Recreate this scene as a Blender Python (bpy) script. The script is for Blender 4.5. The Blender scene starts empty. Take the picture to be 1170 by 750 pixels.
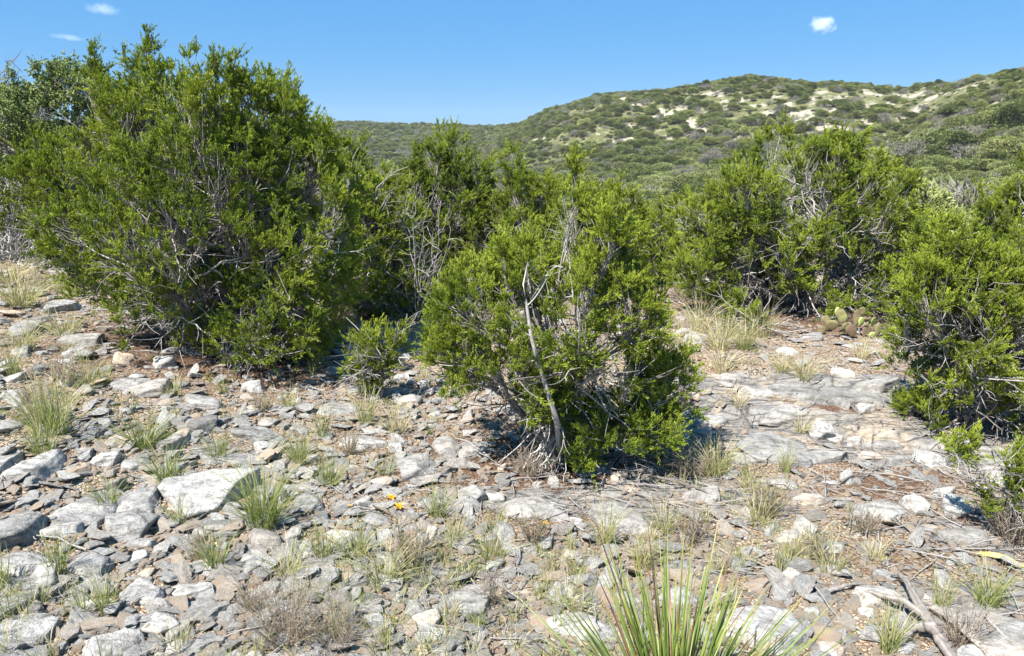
import bpy, math, random
import numpy as np
from mathutils import Vector

random.seed(7)
RNG = np.random.default_rng(11)
sc = bpy.context.scene
COL = sc.collection
R = math.radians

# ------------------------------------------------------------------ camera model
F = 850.0; CX, CY = 585.0, 375.0; CAMZ = 1.65
PITCH = math.atan(205.0 / F)
FWD = np.array([0, math.cos(PITCH), -math.sin(PITCH)])
UP = np.array([0, math.sin(PITCH), math.cos(PITCH)])
CAM = np.array([0, 0, CAMZ])
def ray(px, py):
    d = FWD * F + np.array([1., 0, 0]) * (px - CX) + UP * (CY - py)
    return d / np.linalg.norm(d)

# ------------------------------------------------------------------ noise
_T = np.random.default_rng(3).random((64, 64, 64))
def vnoise(p, s=1.0):
    p = np.asarray(p, float) * s + 1000.0
    i = np.floor(p).astype(int); f = p - i; f = f * f * (3 - 2 * f)
    i0 = i & 63; i1 = (i + 1) & 63
    x0, y0, z0 = i0[..., 0], i0[..., 1], i0[..., 2]; x1, y1, z1 = i1[..., 0], i1[..., 1], i1[..., 2]
    fx, fy, fz = f[..., 0], f[..., 1], f[..., 2]
    a = _T[x0, y0, z0] * (1 - fx) + _T[x1, y0, z0] * fx
    b = _T[x0, y1, z0] * (1 - fx) + _T[x1, y1, z0] * fx
    c = _T[x0, y0, z1] * (1 - fx) + _T[x1, y0, z1] * fx
    d = _T[x0, y1, z1] * (1 - fx) + _T[x1, y1, z1] * fx
    return ((a * (1 - fy) + b * fy) * (1 - fz) + (c * (1 - fy) + d * fy) * fz) * 2 - 1
def fbm(p, s, o=3):
    r = 0; a = 1.0
    for k in range(o):
        r = r + a * vnoise(p, s * 2 ** k); a *= .5
    return r
def P2(x, y, z=0.0):
    x = np.asarray(x, float); y = np.asarray(y, float)
    return np.stack([x, y, np.zeros_like(x) + z], -1)
def sstep(a, b, x):
    t = np.clip((x - a) / (b - a), 0, 1); return t * t * (3 - 2 * t)

# ------------------------------------------------------------------ terrain
SKY = [(-1400, 150, 300, 6), (-300, 150, 330, 6), (0, 146, 380, 7), (390, 143, 390, 7), (430, 146, 370, 8), (500, 147, 340, 8), (556, 148, 300, 8),
       (582, 146, 270, 8), (606, 138, 250, 8), (630, 128, 235, 8), (660, 118, 225, 7), (686, 110, 215, 7), (750, 110, 205, 6.5), (800, 102, 200, 6), (852, 96, 195, 5),
       (900, 98, 190, 4), (960, 101, 180, 3), (1032, 106, 165, 2.5), (1060, 99, 150, 2), (1104, 92, 135, 1.6), (1170, 79, 120, 1.2), (1400, 66, 105, 1), (2400, 70, 90, 1)]
_az, _H, _R, _V = [], [], [], []
for px, py, rr, v in SKY:
    d = ray(px, py); hz = math.hypot(d[0], d[1])
    _az.append(math.atan2(d[0], d[1])); _R.append(rr); _V.append(v); _H.append(CAMZ + rr * d[2] / hz)
def hfar(x, y):
    r = np.hypot(x, y); az = np.arctan2(x, y)
    Rr = np.interp(az, _az, _R); H = np.interp(az, _az, _H); V = np.interp(az, _az, _V)
    t = (r - 9) / (Rr - 9)
    a = np.interp(t, [0, .06, .14, .3, .42, 3], [0, -.35, -.8, -1, -.8, 0]) * V
    b = np.interp(t, [0, .3, .5, .65, .8, .92, 1, 1.15, 1.6, 4], [0, 0, .26, .52, .78, .94, 1, .93, .6, .2]) * H
    n = fbm(P2(x, y), .02, 3) * 3.0 * sstep(.1, .5, t) * (1 - .8 * sstep(.7, .95, t)) + fbm(P2(x, y, 9), .11, 2) * .5 * sstep(.05, .2, t)
    return np.where(t > 0, a * (1 - sstep(.3, .9, t) * 1) * 1.0 + b + n, 0)
def hnear(x, y):
    r = np.hypot(x, y)
    u = (-(x + 1.0) - .25 * 0) / .8
    sp = .8 * np.where(u > 20, u, np.log1p(np.exp(np.minimum(u, 20))))
    L = .16 * np.minimum(sp, 9) * sstep(-1, 6, y + 2) 
    n = fbm(P2(x, y, 2), .7, 2) * .035 + fbm(P2(x, y, 5), 2.6, 3) * .014
    # low limestone ledges stepping down to the right
    q = (y - 4.4 + .55 * (x - 1.5)); m = sstep(.3, 1.2, x) * (1 - sstep(5, 6.5, x))
    n = n + m * .07 * sstep(-.05, .05, q + .1 * vnoise(P2(x, y, 1), 2.5)) + m * .05 * sstep(-.05, .05, q - .8 + .1 * vnoise(P2(x, y, 8), 2.0))
    return L * (1 - .7 * sstep(14, 60, r)) + n
def hgt(x, y):
    x = np.asarray(x, float); y = np.asarray(y, float)
    return hnear(x, y) + hfar(x, y)
def at(px, py, maxt=40):
    d = ray(px, py); t = np.arange(.8, maxt, .01)
    P = CAM + d * t[:, None]
    k = np.nonzero(P[:, 2] < hgt(P[:, 0], P[:, 1]))[0]
    i = k[0] if len(k) else len(t) - 1
    return P[i].copy()
def pix2pt(px, py, Y):
    d = ray(px, py); return CAM + d * (Y / d[1])

# ------------------------------------------------------------------ mesh / object helpers
def fast_mesh(name, V, Fc, tint=None, smooth=False, mats=(), midx=None, extra=None):
    """V (n,3); Fc (m,k) faces all with k corners."""
    me = bpy.data.meshes.new(name)
    V = np.ascontiguousarray(V, np.float32); Fc = np.ascontiguousarray(Fc, np.int32)
    me.vertices.add(len(V)); me.vertices.foreach_set('co', V.ravel())
    m, k = Fc.shape
    me.loops.add(m * k); me.loops.foreach_set('vertex_index', Fc.ravel())
    me.polygons.add(m); me.polygons.foreach_set('loop_start', np.arange(0, m * k, k, dtype=np.int32))
    if midx is not None: me.polygons.foreach_set('material_index', np.asarray(midx, np.int32))
    me.polygons.foreach_set('use_smooth', np.full(m, bool(smooth)))
    me.update(calc_edges=True)
    if tint is not None:
        a = me.attributes.new('tint', 'FLOAT', 'POINT'); a.data.foreach_set('value', np.asarray(tint, np.float32))
    for kx, vv in (extra or {}).items():
        a = me.attributes.new(kx, 'FLOAT', 'POINT'); a.data.foreach_set('value', np.asarray(vv, np.float32))
    for mt in mats: me.materials.append(mt)
    return me
def link(name, me, parent=None, loc=None):
    o = bpy.data.objects.new(name, me); COL.objects.link(o)
    if parent is not None: o.parent = parent
    if loc is not None: o.location = loc
    return o
def tag(o, label=None, cat=None, group=None, kind=None):
    if label: o['label'] = label
    if cat: o['category'] = cat
    if group: o['group'] = group
    if kind: o['kind'] = kind
    return o
def empty(name, loc):
    o = bpy.data.objects.new(name, None); COL.objects.link(o); o.location = loc; o.empty_display_size = .1; return o
def unit(v): return v / np.maximum(np.linalg.norm(v, axis=-1, keepdims=True), 1e-9)

def tubes(C, rad, m, tint=.5):
    """C (N,n,3) curves, rad (N,n) radii -> V, quads, tint"""
    N, n, _ = C.shape
    T = unit(np.gradient(C, axis=1))
    ref = np.where(np.abs(T[:, :1, 2:3]) > .9, np.array([1., 0, 0]), np.array([0, 0, 1.]))
    A = unit(np.cross(T, np.broadcast_to(ref, T.shape))); B = np.cross(T, A)
    an = np.arange(m) * 2 * math.pi / m
    V = C[:, :, None] + rad[:, :, None, None] * (A[:, :, None] * np.cos(an)[:, None] + B[:, :, None] * np.sin(an)[:, None])
    idx = np.arange(N * n * m).reshape(N, n, m)
    a = idx[:, :-1]; b = idx[:, 1:]
    Q = np.stack([a, np.roll(a, -1, 2), np.roll(b, -1, 2), b], -1).reshape(-1, 4)
    t = np.broadcast_to(np.asarray(tint, float).reshape(-1, 1, 1) if np.ndim(tint) else tint, (N, n, m)).reshape(-1)
    return V.reshape(-1, 3), Q, t
def bez(A, B, C, n):
    t = np.linspace(0, 1, n)[None, :, None]
    return (1 - t) ** 2 * A[:, None] + 2 * t * (1 - t) * B[:, None] + t * t * C[:, None]
class Bag:
    def __init__(s): s.V = []; s.F = []; s.T = []; s.n = 0
    def add(s, V, Q, T):
        s.V.append(V); s.F.append(Q + s.n); s.T.append(np.broadcast_to(T, (len(V),))); s.n += len(V)
    def mesh(s, name, mats, smooth=True):
        return fast_mesh(name, np.concatenate(s.V), np.concatenate(s.F), np.concatenate(s.T), smooth, mats)

# ------------------------------------------------------------------ materials
def newmat(name):
    m = bpy.data.materials.new(name); m.use_nodes = True
    nt = m.node_tree; nt.nodes.clear()
    return m, nt
def N(nt, t, **kw):
    n = nt.nodes.new(t)
    for k, v in kw.items():
        if k.startswith('i_'): n.inputs[k[2:].replace('_', ' ')].default_value = v
        else: setattr(n, k, v)
    return n
def L(nt, a, b): nt.links.new(a, b)
def ramp(nt, src, stops, interp='LINEAR'):
    r = nt.nodes.new('ShaderNodeValToRGB'); r.color_ramp.interpolation = interp
    el = r.color_ramp.elements
    while len(el) < len(stops): el.new(.5)
    for e, (p, c) in zip(el, stops):
        e.position = p; e.color = (c[0], c[1], c[2], 1) if not np.isscalar(c) else (c, c, c, 1)
    L(nt, src, r.inputs[0]); return r.outputs[0]
def mix(nt, f, a, b, mode='MIX'):
    m = nt.nodes.new('ShaderNodeMix'); m.data_type = 'RGBA'; m.blend_type = mode
    for s, v in ((m.inputs[0], f), (m.inputs[6], a), (m.inputs[7], b)):
        if isinstance(v, bpy.types.NodeSocket): L(nt, v, s)
        elif np.isscalar(v): s.default_value = v
        else: s.default_value = (*v, 1)
    return m.outputs[2]
def mth(nt, op, a, b=0.0):
    m = nt.nodes.new('ShaderNodeMath'); m.operation = op
    for s, v in ((m.inputs[0], a), (m.inputs[1], b)):
        if isinstance(v, bpy.types.NodeSocket): L(nt, v, s)
        else: s.default_value = v
    return m.outputs[0]
def noise(nt, co, sc_, det=4, rough=.55, out=0):
    n = nt.nodes.new('ShaderNodeTexNoise'); n.inputs['Scale'].default_value = sc_; n.inputs['Detail'].default_value = det
    n.inputs['Roughness'].default_value = rough; L(nt, co, n.inputs['Vector']); return n.outputs[out]
def voro(nt, co, sc_, feat='F1', out='Distance', rnd=1.0):
    n = nt.nodes.new('ShaderNodeTexVoronoi'); n.feature = feat; n.inputs['Scale'].default_value = sc_; n.inputs['Randomness'].default_value = rnd
    L(nt, co, n.inputs['Vector']); return n.outputs[out]
def bump(nt, h, dist, strength=1.0, nrm=None):
    b = nt.nodes.new('ShaderNodeBump'); b.inputs['Distance'].default_value = dist; b.inputs['Strength'].default_value = strength
    L(nt, h, b.inputs['Height'])
    if nrm: L(nt, nrm, b.inputs['Normal'])
    return b.outputs[0]
def finish(nt, col, rough=.85, nrm=None, spec=.25, trans=0, transcol=None):
    out = nt.nodes.new('ShaderNodeOutputMaterial'); p = nt.nodes.new('ShaderNodeBsdfPrincipled')
    if isinstance(col, bpy.types.NodeSocket): L(nt, col, p.inputs['Base Color'])
    else: p.inputs['Base Color'].default_value = (*col, 1)
    p.inputs['Roughness'].default_value = rough; p.inputs['Specular IOR Level'].default_value = spec
    if nrm: L(nt, nrm, p.inputs['Normal'])
    if trans:
        t = nt.nodes.new('ShaderNodeBsdfTranslucent'); L(nt, transcol if transcol else col, t.inputs[0])
        mx = nt.nodes.new('ShaderNodeMixShader'); mx.inputs[0].default_value = trans
        L(nt, p.outputs[0], mx.inputs[1]); L(nt, t.outputs[0], mx.inputs[2]); L(nt, mx.outputs[0], out.inputs[0])
    else: L(nt, p.outputs[0], out.inputs[0])

def mat_rock(name, random_tint=False, rub=False):
    m, nt = newmat(name)
    tc = N(nt, 'ShaderNodeTexCoord'); oi = N(nt, 'ShaderNodeObjectInfo')
    off = N(nt, 'ShaderNodeVectorMath', operation='ADD'); L(nt, tc.outputs['Object'], off.inputs[0])
    cmb = N(nt, 'ShaderNodeCombineXYZ'); r100 = mth(nt, 'MULTIPLY', oi.outputs['Random'], 37.0)
    L(nt, r100, cmb.inputs[0]); L(nt, r100, cmb.inputs[2]); L(nt, cmb.outputs[0], off.inputs[1]); co = off.outputs[0]
    n1 = noise(nt, co, 7, 6, .65); n2 = noise(nt, co, 38, 5, .7); n3 = noise(nt, co, 160, 2, .6)
    base = ramp(nt, n1, [(.26, (.17, .168, .162)), (.40, (.28, .276, .266)), (.56, (.385, .377, .36)), (.75, (.47, .455, .42))])
    spk = ramp(nt, n2, [(.36, .45), (.5, .92), (.68, 1.12)])
    c = mix(nt, .75, base, spk, 'MULTIPLY')
    # weathering grooves along the bedding and a few real cracks
    mp = N(nt, 'ShaderNodeMapping'); mp.inputs['Scale'].default_value = (5, 22, 60); mp.inputs['Rotation'].default_value = (.25, .15, .5); L(nt, co, mp.inputs[0])
    gro = noise(nt, mp.outputs[0], 1.0, 5, .65)
    crack = ramp(nt, gro, [(.30, .18), (.43, .75), (.5, 1.0), (.62, 1.1)])
    c = mix(nt, .7, c, crack, 'MULTIPLY')
    # iron stained tan patches
    n4 = noise(nt, co, 4.3, 4, .6)
    if random_tint:
        amt = ramp(nt, oi.outputs['Random'], ([(.0, .0), (.6, .06), (.8, .3), (.93, .8), (1, 1)] if rub else [(.0, .1), (.2, .3), (.45, .7), (.7, 1), (1, 1)]))
        amt = mix(nt, 1, amt, ramp(nt, n4, [(.3, .5), (.6, 1)]), 'MULTIPLY')
        w3 = N(nt, 'ShaderNodeTexWhiteNoise', noise_dimensions='1D'); L(nt, oi.outputs['Random'], w3.inputs['W'])
        c = mix(nt, 1, c, ramp(nt, w3.outputs[0], ([(0, 1.15), (.5, 1.65), (1, 2.1)] if rub else [(0, 1.2), (.5, 1.5), (1, 1.8)])), 'MULTIPLY')
    else:
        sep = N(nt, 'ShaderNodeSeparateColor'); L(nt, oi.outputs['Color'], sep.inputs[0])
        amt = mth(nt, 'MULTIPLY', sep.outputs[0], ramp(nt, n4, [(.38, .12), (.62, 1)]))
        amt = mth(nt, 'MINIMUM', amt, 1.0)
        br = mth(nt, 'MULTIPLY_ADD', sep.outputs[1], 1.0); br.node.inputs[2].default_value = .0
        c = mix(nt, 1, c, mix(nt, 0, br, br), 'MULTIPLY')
    tan = ramp(nt, n2, [(.3, (.46, .30, .18)), (.5, (.60, .47, .34)), (.72, (.65, .56, .44))])
    c = mix(nt, amt, c, tan)
    hgt_ = mth(nt, 'ADD', mth(nt, 'MULTIPLY', n2, 1.0), mth(nt, 'MULTIPLY', n3, .35))
    hgt_ = mth(nt, 'ADD', hgt_, mth(nt, 'MULTIPLY', crack, .35))
    finish(nt, c, .9, bump(nt, hgt_, .014, 1.0), .2)
    return m
M_ROCK = mat_rock('limestone'); M_GRAVEL = mat_rock('gravel_stone', True); M_RUBBLE = mat_rock('rubble_stone', True, True)

def mat_tinted(name, stops, rough=.8, trans=0, nscale=60, spec=.2, vary=False):
    m, nt = newmat(name); a = N(nt, 'ShaderNodeAttribute', attribute_name='tint')
    tc = N(nt, 'ShaderNodeTexCoord')
    c = ramp(nt, a.outputs['Fac'], stops)
    n = noise(nt, tc.outputs['Object'], nscale, 3)
    c = mix(nt, .5, c, ramp(nt, n, [(.3, .55), (.5, 1), (.7, 1.3)]), 'MULTIPLY')
    if vary:
        oi = N(nt, 'ShaderNodeObjectInfo'); wn = N(nt, 'ShaderNodeTexWhiteNoise', noise_dimensions='1D'); L(nt, oi.outputs['Random'], wn.inputs['W'])
        c = mix(nt, 1, c, ramp(nt, oi.outputs['Random'], [(0, (.62, .66, .6)), (.5, (1, 1, 1)), (.8, (1.15, 1.16, 1.1)), (1, (1.5, 1.38, 1.5))]), 'MULTIPLY')
        c = mix(nt, 1, c, ramp(nt, wn.outputs[0], [(0, .75), (1, 1.3)]), 'MULTIPLY')
    finish(nt, c, rough, None, spec, trans); return m
M_JUN = mat_tinted('juniper_foliage', [(0, (.08, .12, .022)), (.35, (.195, .27, .036)), (.7, (.34, .42, .055)), (1, (.47, .53, .08))], .7, .5, 14, .06)
M_OAK = mat_tinted('oak_foliage', [(0, (.10, .13, .04)), (.5, (.20, .26, .07)), (1, (.32, .38, .12))], .55, .2, 14, .3)
M_BARK = mat_tinted('grey_bark', [(0, (.09, .075, .06)), (.4, (.21, .19, .175)), (.7, (.36, .345, .33)), (1, (.54, .525, .50))], .85, 0, 55)
M_GRASS = mat_tinted('bunch_grass', [(0, (.14, .20, .04)), (.4, (.28, .33, .09)), (.65, (.46, .43, .22)), (1, (.62, .54, .36))], .6, .3, 30)
M_FORB = mat_tinted('dry_forb', [(0, (.10, .14, .05)), (.4, (.24, .22, .12)), (.7, (.30, .24, .18)), (1, (.45, .38, .30))], .7, .15, 40)
M_HILL = mat_tinted('hill_foliage', [(0, (.085, .11, .04)), (.4, (.175, .21, .07)), (.7, (.27, .30, .12)), (1, (.37, .385, .2))], .8, .25, .7, .05, True)
M_HGREY = mat_tinted('grey_scrub', [(0, (.12, .11, .09)), (.5, (.25, .24, .2)), (1, (.4, .39, .35))], .8, .1, .7)
M_SOTOL = mat_tinted('sotol_leaf', [(0, (.07, .11, .02)), (.45, (.16, .23, .045)), (.7, (.30, .31, .09)), (.85, (.28, .13, .06)), (1, (.10, .06, .05))], .45, .2, 20, .4)
M_CACT = mat_tinted('cactus_pad', [(0, (.13, .09, .06)), (.4, (.20, .18, .09)), (.7, (.22, .27, .08)), (1, (.42, .48, .15))], .6, 0, 50)
M_FLOWER = mat_tinted('yellow_petal', [(0, (.7, .30, .01)), (1, (.85, .48, .02))], .5, .3, 50)
M_TAPE = None

def mat_ground():
    m, nt = newmat('rocky_ground')
    tc = N(nt, 'ShaderNodeTexCoord'); co = tc.outputs['Object']
    def attr(n): a = N(nt, 'ShaderNodeAttribute', attribute_name=n); return a.outputs['Fac']
    w = noise(nt, co, 5, 3, .6, 1); ad = N(nt, 'ShaderNodeVectorMath', operation='MULTIPLY_ADD'); L(nt, w, ad.inputs[0]); ad.inputs[1].default_value = (.05,) * 3; L(nt, co, ad.inputs[2]); cw = ad.outputs[0]
    cell = voro(nt, cw, 42, 'F1', 'Color'); dist = voro(nt, cw, 42, 'DISTANCE_TO_EDGE')
    cell2 = voro(nt, cw, 115, 'F1', 'Color'); d2 = voro(nt, cw, 115, 'DISTANCE_TO_EDGE')
    s = N(nt, 'ShaderNodeSeparateColor'); L(nt, cell, s.inputs[0]); s2 = N(nt, 'ShaderNodeSeparateColor'); L(nt, cell2, s2.inputs[0])
    st = [(0, (.35, .25, .16)), (.3, (.50, .38, .27)), (.6, (.57, .48, .37)), (1, (.56, .51, .44))]
    c1 = ramp(nt, s.outputs[0], st); c2 = ramp(nt, s2.outputs[0], st)
    gap = ramp(nt, dist, [(0, (.25, .16, .10)), (.06, (.42, .30, .2)), (.12, (1, 1, 1))])
    c = mix(nt, ramp(nt, s.outputs[1], [(.45, 0), (.5, 1)]), c1, c2)
    c = mix(nt, .8, c, gap, 'MULTIPLY')
    c = mix(nt, 1, c, ramp(nt, noise(nt, co, 1.3, 4), [(.3, .72), (.7, 1.1)]), 'MULTIPLY')
    # reddish needle litter
    lit = mth(nt, 'MULTIPLY', attr('litter'), 1.0)
    ln = noise(nt, co, 9, 5, .7)
    lm = ramp(nt, mth(nt, 'ADD', lit, mth(nt, 'MULTIPLY', mth(nt, 'SUBTRACT', ln, .5), 1.1)), [(.36, 0), (.68, .92)])
    fine = noise(nt, co, 130, 3, .8)
    lc = ramp(nt, fine, [(.3, (.05, .032, .022)), (.5, (.17, .10, .065)), (.7, (.32, .22, .15))])
    c = mix(nt, lm, c, lc)
    # bedrock showing at the surface
    bk = ramp(nt, mth(nt, 'ADD', attr('bedrock'), mth(nt, 'MULTIPLY', mth(nt, 'SUBTRACT', noise(nt, co, 4, 6, .7), .5), 1.5)), [(.44, 0), (.5, 1)])
    mpb = N(nt, 'ShaderNodeMapping'); mpb.inputs['Scale'].default_value = (3, 14, 14); mpb.inputs['Rotation'].default_value = (0, 0, -.5); L(nt, co, mpb.inputs[0])
    bn = noise(nt, mpb.outputs[0], 1.2, 7, .7)
    bc = ramp(nt, bn, [(.28, (.10, .096, .092)), (.42, (.20, .196, .188)), (.58, (.30, .292, .28)), (.75, (.42, .40, .36))])
    vb = voro(nt, cw, 3.2, 'DISTANCE_TO_EDGE'); vb2 = voro(nt, mpb.outputs[0], .9, 'DISTANCE_TO_EDGE')
    bcr = ramp(nt, mth(nt, 'MINIMUM', vb, mth(nt, 'MULTIPLY', vb2, .5)), [(0, .25), (.02, .6), (.05, 1)])
    bc = mix(nt, .75, bc, bcr, 'MULTIPLY')
    bc = mix(nt, ramp(nt, noise(nt, co, 3.1, 5, .7), [(.5, 0), (.64, .6)]), bc, (.52, .42, .30))
    bc = mix(nt, .9, bc, ramp(nt, noise(nt, co, 45, 5, .75), [(.35, .5), (.5, 1), (.7, 1.15)]), 'MULTIPLY')
    c = mix(nt, bk, c, bc)
    # far slopes: thin dry grass over pale stone
    fg = noise(nt, co, .55, 6, .65)
    fc = ramp(nt, fg, [(.3, (.075, .085, .035)), (.5, (.13, .135, .06)), (.68, (.24, .23, .14))])
    pal = ramp(nt, noise(nt, co, 1.6, 5, .7), [(.3, (.17, .155, .11)), (.5, (.34, .31, .25)), (.7, (.48, .45, .39))])
    c = mix(nt, attr('grassy'), c, fc)
    pm = ramp(nt, mth(nt, 'ADD', attr('bare'), mth(nt, 'MULTIPLY', mth(nt, 'SUBTRACT', noise(nt, co, .28, 6, .7), .5), 2.4)), [(.55, 0), (.62, 1)])
    c = mix(nt, pm, c, pal)
    h = mth(nt, 'ADD', mth(nt, 'MULTIPLY', ramp(nt, dist, [(0, 0), (.25, 1)]), .8), mth(nt, 'MULTIPLY', ramp(nt, d2, [(0, 0), (.25, 1)]), .4))
    h = mth(nt, 'ADD', mth(nt, 'MULTIPLY', h, mth(nt, 'SUBTRACT', 1.0, bk)), mth(nt, 'MULTIPLY', fine, .5)); h = mth(nt, 'ADD', h, mth(nt, 'MULTIPLY', mth(nt, 'MULTIPLY', bn, bk), 2.2)); h = mth(nt, 'ADD', h, mth(nt, 'MULTIPLY', mth(nt, 'MULTIPLY', bcr, bk), 1.0))
    finish(nt, c, .95, bump(nt, h, .014, .9), .1)
    return m
M_GROUND = mat_ground()

# ------------------------------------------------------------------ trees : data (pixel lumps at the depth of the base)
TREES = {
 'centre': dict(base=(640, 527), nst=7, dens=1.08, dead=.6, L=[(650,238,26,42),(652,212,14,28),(655,268,46,46),(604,292,42,42),(692,285,38,54),(542,340,50,46),(640,345,75,60),(718,362,42,50),(523,400,44,46),(600,405,58,50),(690,410,60,48),(590,440,52,30),(540,425,38,26),(625,450,36,26),(680,455,44,30),(765,438,36,44),(735,478,38,26),(665,495,26,24),(572,445,50,22),(700,465,50,32)],
   label='bushy juniper alone in the middle with a pale leaning stem showing'),
 'left_main': dict(base=(262, 402), nst=8, dens=1.0, L=[(262,92,40,46),(228,120,45,50),(300,125,40,50),(335,110,16,26),(250,180,80,60),(330,185,45,55),(175,215,55,55),(375,215,32,48),(250,250,85,55),(122,250,46,46),(385,270,26,50),(388,320,24,36),(330,270,70,60),(150,295,70,45),(240,320,85,50),(340,335,62,50),(190,355,50,32),(280,372,70,34),(372,155,16,30),(360,365,35,25)],
   label='largest juniper in the picture, broad and dense, left of centre above the rubble'),
 'left_tall': dict(base=(165, 365), dy=1.4, nst=5, dens=.9, L=[(168,66,23,34),(22,200,36,44),(48,240,34,34),(60,175,34,36),(184,80,17,34),(150,105,32,32),(180,130,40,40),(125,130,26,32),(95,170,50,45),(120,200,50,50),(85,215,34,42),(112,72,16,18)],
   label='tall pointed juniper rising behind the left side of the largest juniper'),
 'left_oak': dict(base=(40, 330), dy=3.2, nst=4, dens=.8, oak=True, L=[(85,92,34,30),(50,120,42,34),(20,150,40,45),(90,130,40,40),(30,205,50,45),(5,110,20,25)],
   label='grey-green small-leaved oak at the left edge behind the junipers'),
 'flank': dict(base=(432, 400), dy=1.2, nst=6, dens=.8, dead=2.0, L=[(400,215,32,45),(395,180,14,25),(420,270,42,50),(440,330,42,50),(400,330,36,40),(455,245,28,38),(350,150,22,34),(425,360,34,24),(462,355,26,22)],
   label='thin half-bare juniper full of grey twigs right of the largest juniper'),
 'mid_low': dict(base=(450, 388), dy=1.0, nst=5, dens=.85, dead=3.0, L=[(445,270,30,36),(440,315,36,36),(470,330,30,34),(425,350,34,28),(385,350,28,30),(495,355,28,26)],
   label='low scraggly juniper in the dark hollow below the bare white branches'),
 'mid_fill': dict(base=(455, 380), dy=1.3, nst=5, dens=.95, L=[(440,225,26,38),(455,260,34,40),(430,290,34,40),(480,300,34,40),(455,335,40,30)],
   label='full green juniper behind the bare white branches, closing the gap to the left mass'),
 'mid_a': dict(base=(505, 395), dy=2.2, nst=5, dens=.9, L=[(492,185,26,34),(520,172,16,24),(470,225,38,42),(522,225,36,45),(545,195,22,28),(490,275,50,42),(550,265,42,45),(460,300,30,40),(500,335,40,30),(450,345,26,24)],
   label='juniper with two tops seen over the bare white branches, left of the middle one'),
 'mid_b': dict(base=(600, 390), dy=1.6, nst=4, dens=.9, L=[(586,190,13,28),(592,225,28,34),(625,225,18,32),(600,262,42,38),(565,285,34,34)],
   label='slender pointed juniper peeking over the left shoulder of the middle juniper'),
 'mid_c': dict(base=(725, 375), dy=2.4, nst=5, dens=.8, L=[(690,232,24,28),(715,245,26,30),(742,265,30,34),(715,300,50,40),(765,310,30,30),(680,280,40,40)],
   label='low juniper behind the right shoulder of the middle juniper'),
 'yellow': dict(base=(775, 358), dy=3.6, nst=4, dens=.6, oak=True, yel=.35, L=[(772,275,34,28),(752,300,24,26),(800,300,30,30),(775,325,34,24)],
   label='pale yellow-green leafy bush between the middle and right-hand junipers'),
 'right': dict(base=(905, 366), dy=.55, nst=8, dens=1.0, L=[(946,158,14,28),(973,168,16,34),(893,168,26,28),(862,172,12,24),(920,190,38,35),(838,222,38,36),(900,240,66,46),(975,225,40,42),(1012,255,34,40),(796,262,38,44),(855,295,62,46),(940,300,72,48),(1018,310,36,40),(782,305,28,28),(890,338,70,24),(985,340,50,26),(825,335,38,22)],
   label='wide juniper behind the prickly pear at the foot of the hill, right of centre'),
 'right_near': dict(base=(1105, 490), nst=7, dens=.95, L=[(1082,275,28,28),(1045,320,32,34),(1105,315,45,42),(1150,330,48,50),(1032,365,24,30),(1085,370,52,42),(1150,400,52,50),(1060,405,32,28),(1105,425,45,30),(1058,462,22,22),(1150,455,45,35),(1200,380,50,80)],
   label='juniper at the right edge with a low branch reaching over the bedrock'),
 'right_back': dict(base=(1165, 400), dy=1.5, nst=4, dens=1.0, L=[(1160,212,18,26),(1142,236,22,26),(1180,215,26,34),(1160,250,30,36),(1190,250,35,50),(1130,285,20,22),(1170,300,45,40)],
   label='dark juniper at the right edge standing behind the nearer one'),
 'right_low': dict(base=(1195, 615), nst=3, dens=.75, L=[(1168,525,30,20),(1150,562,30,20),(1125,570,14,9),(1180,590,30,30),(1095,512,20,9)],
   label='young juniper spray leaning in from the right edge above the yellow tape'),
 'sprout': dict(base=(425, 452), nst=4, dens=.7, L=[(415,392,18,16),(440,405,24,18),(398,408,14,14),(425,420,26,14),(455,390,12,14)],
   label='knee-high juniper seedling on the rubble left of the middle juniper'),
 'sprout_b': dict(base=(850, 384), nst=3, dens=1.0, yel=.25, L=[(848,362,18,10),(838,370,14,8),(860,368,14,9)],
   label='small bright green bush in pale grass left of the prickly pear'),
}
for k, t in TREES.items():
    b = at(*t['base']); Y = b[1]
    if 'dy' in t:
        Y = Y + t['dy']; b = np.array([b[0] * Y / b[1], Y, 0]); b[2] = hgt(b[0], b[1])
    t['b'] = b; t['Y'] = Y

def litter(x, y):
    v = np.zeros_like(np.asarray(x, float))
    for k, t in TREES.items():
        b = t['b']; w = {'centre': .95, 'left_main': 1.3, 'right': 1.5, 'right_near': 1.1}.get(k, .5)
        d = np.hypot((x - b[0]), (y - b[1]) * 1.25) / w
        v = np.maximum(v, .95 * np.exp(-d ** 2 * .9) * (1.0 if k not in ('sprout', 'sprout_b', 'right_low') else .5))
    for (px, py, rr, a) in ((1010, 555, .45, .75), (1090, 520, .5, .8), (1010, 640, .3, .6), (1150, 600, .4, .7), (905, 575, .25, .55), (130, 385, .6, .5), (930, 372, 1.0, .75), (560, 540, .3, .7)):
        p = _lp[(px, py)]; v = np.maximum(v, a * np.exp(-(((x - p[0]) ** 2 + ((y - p[1]) * 1.4) ** 2) / rr ** 2)))
    return v
_lp = {(a, b): at(a, b) for a, b in ((1010,555),(1090,520),(1010,640),(1150,600),(905,575),(130,385),(930,372),(560,540))}

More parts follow.
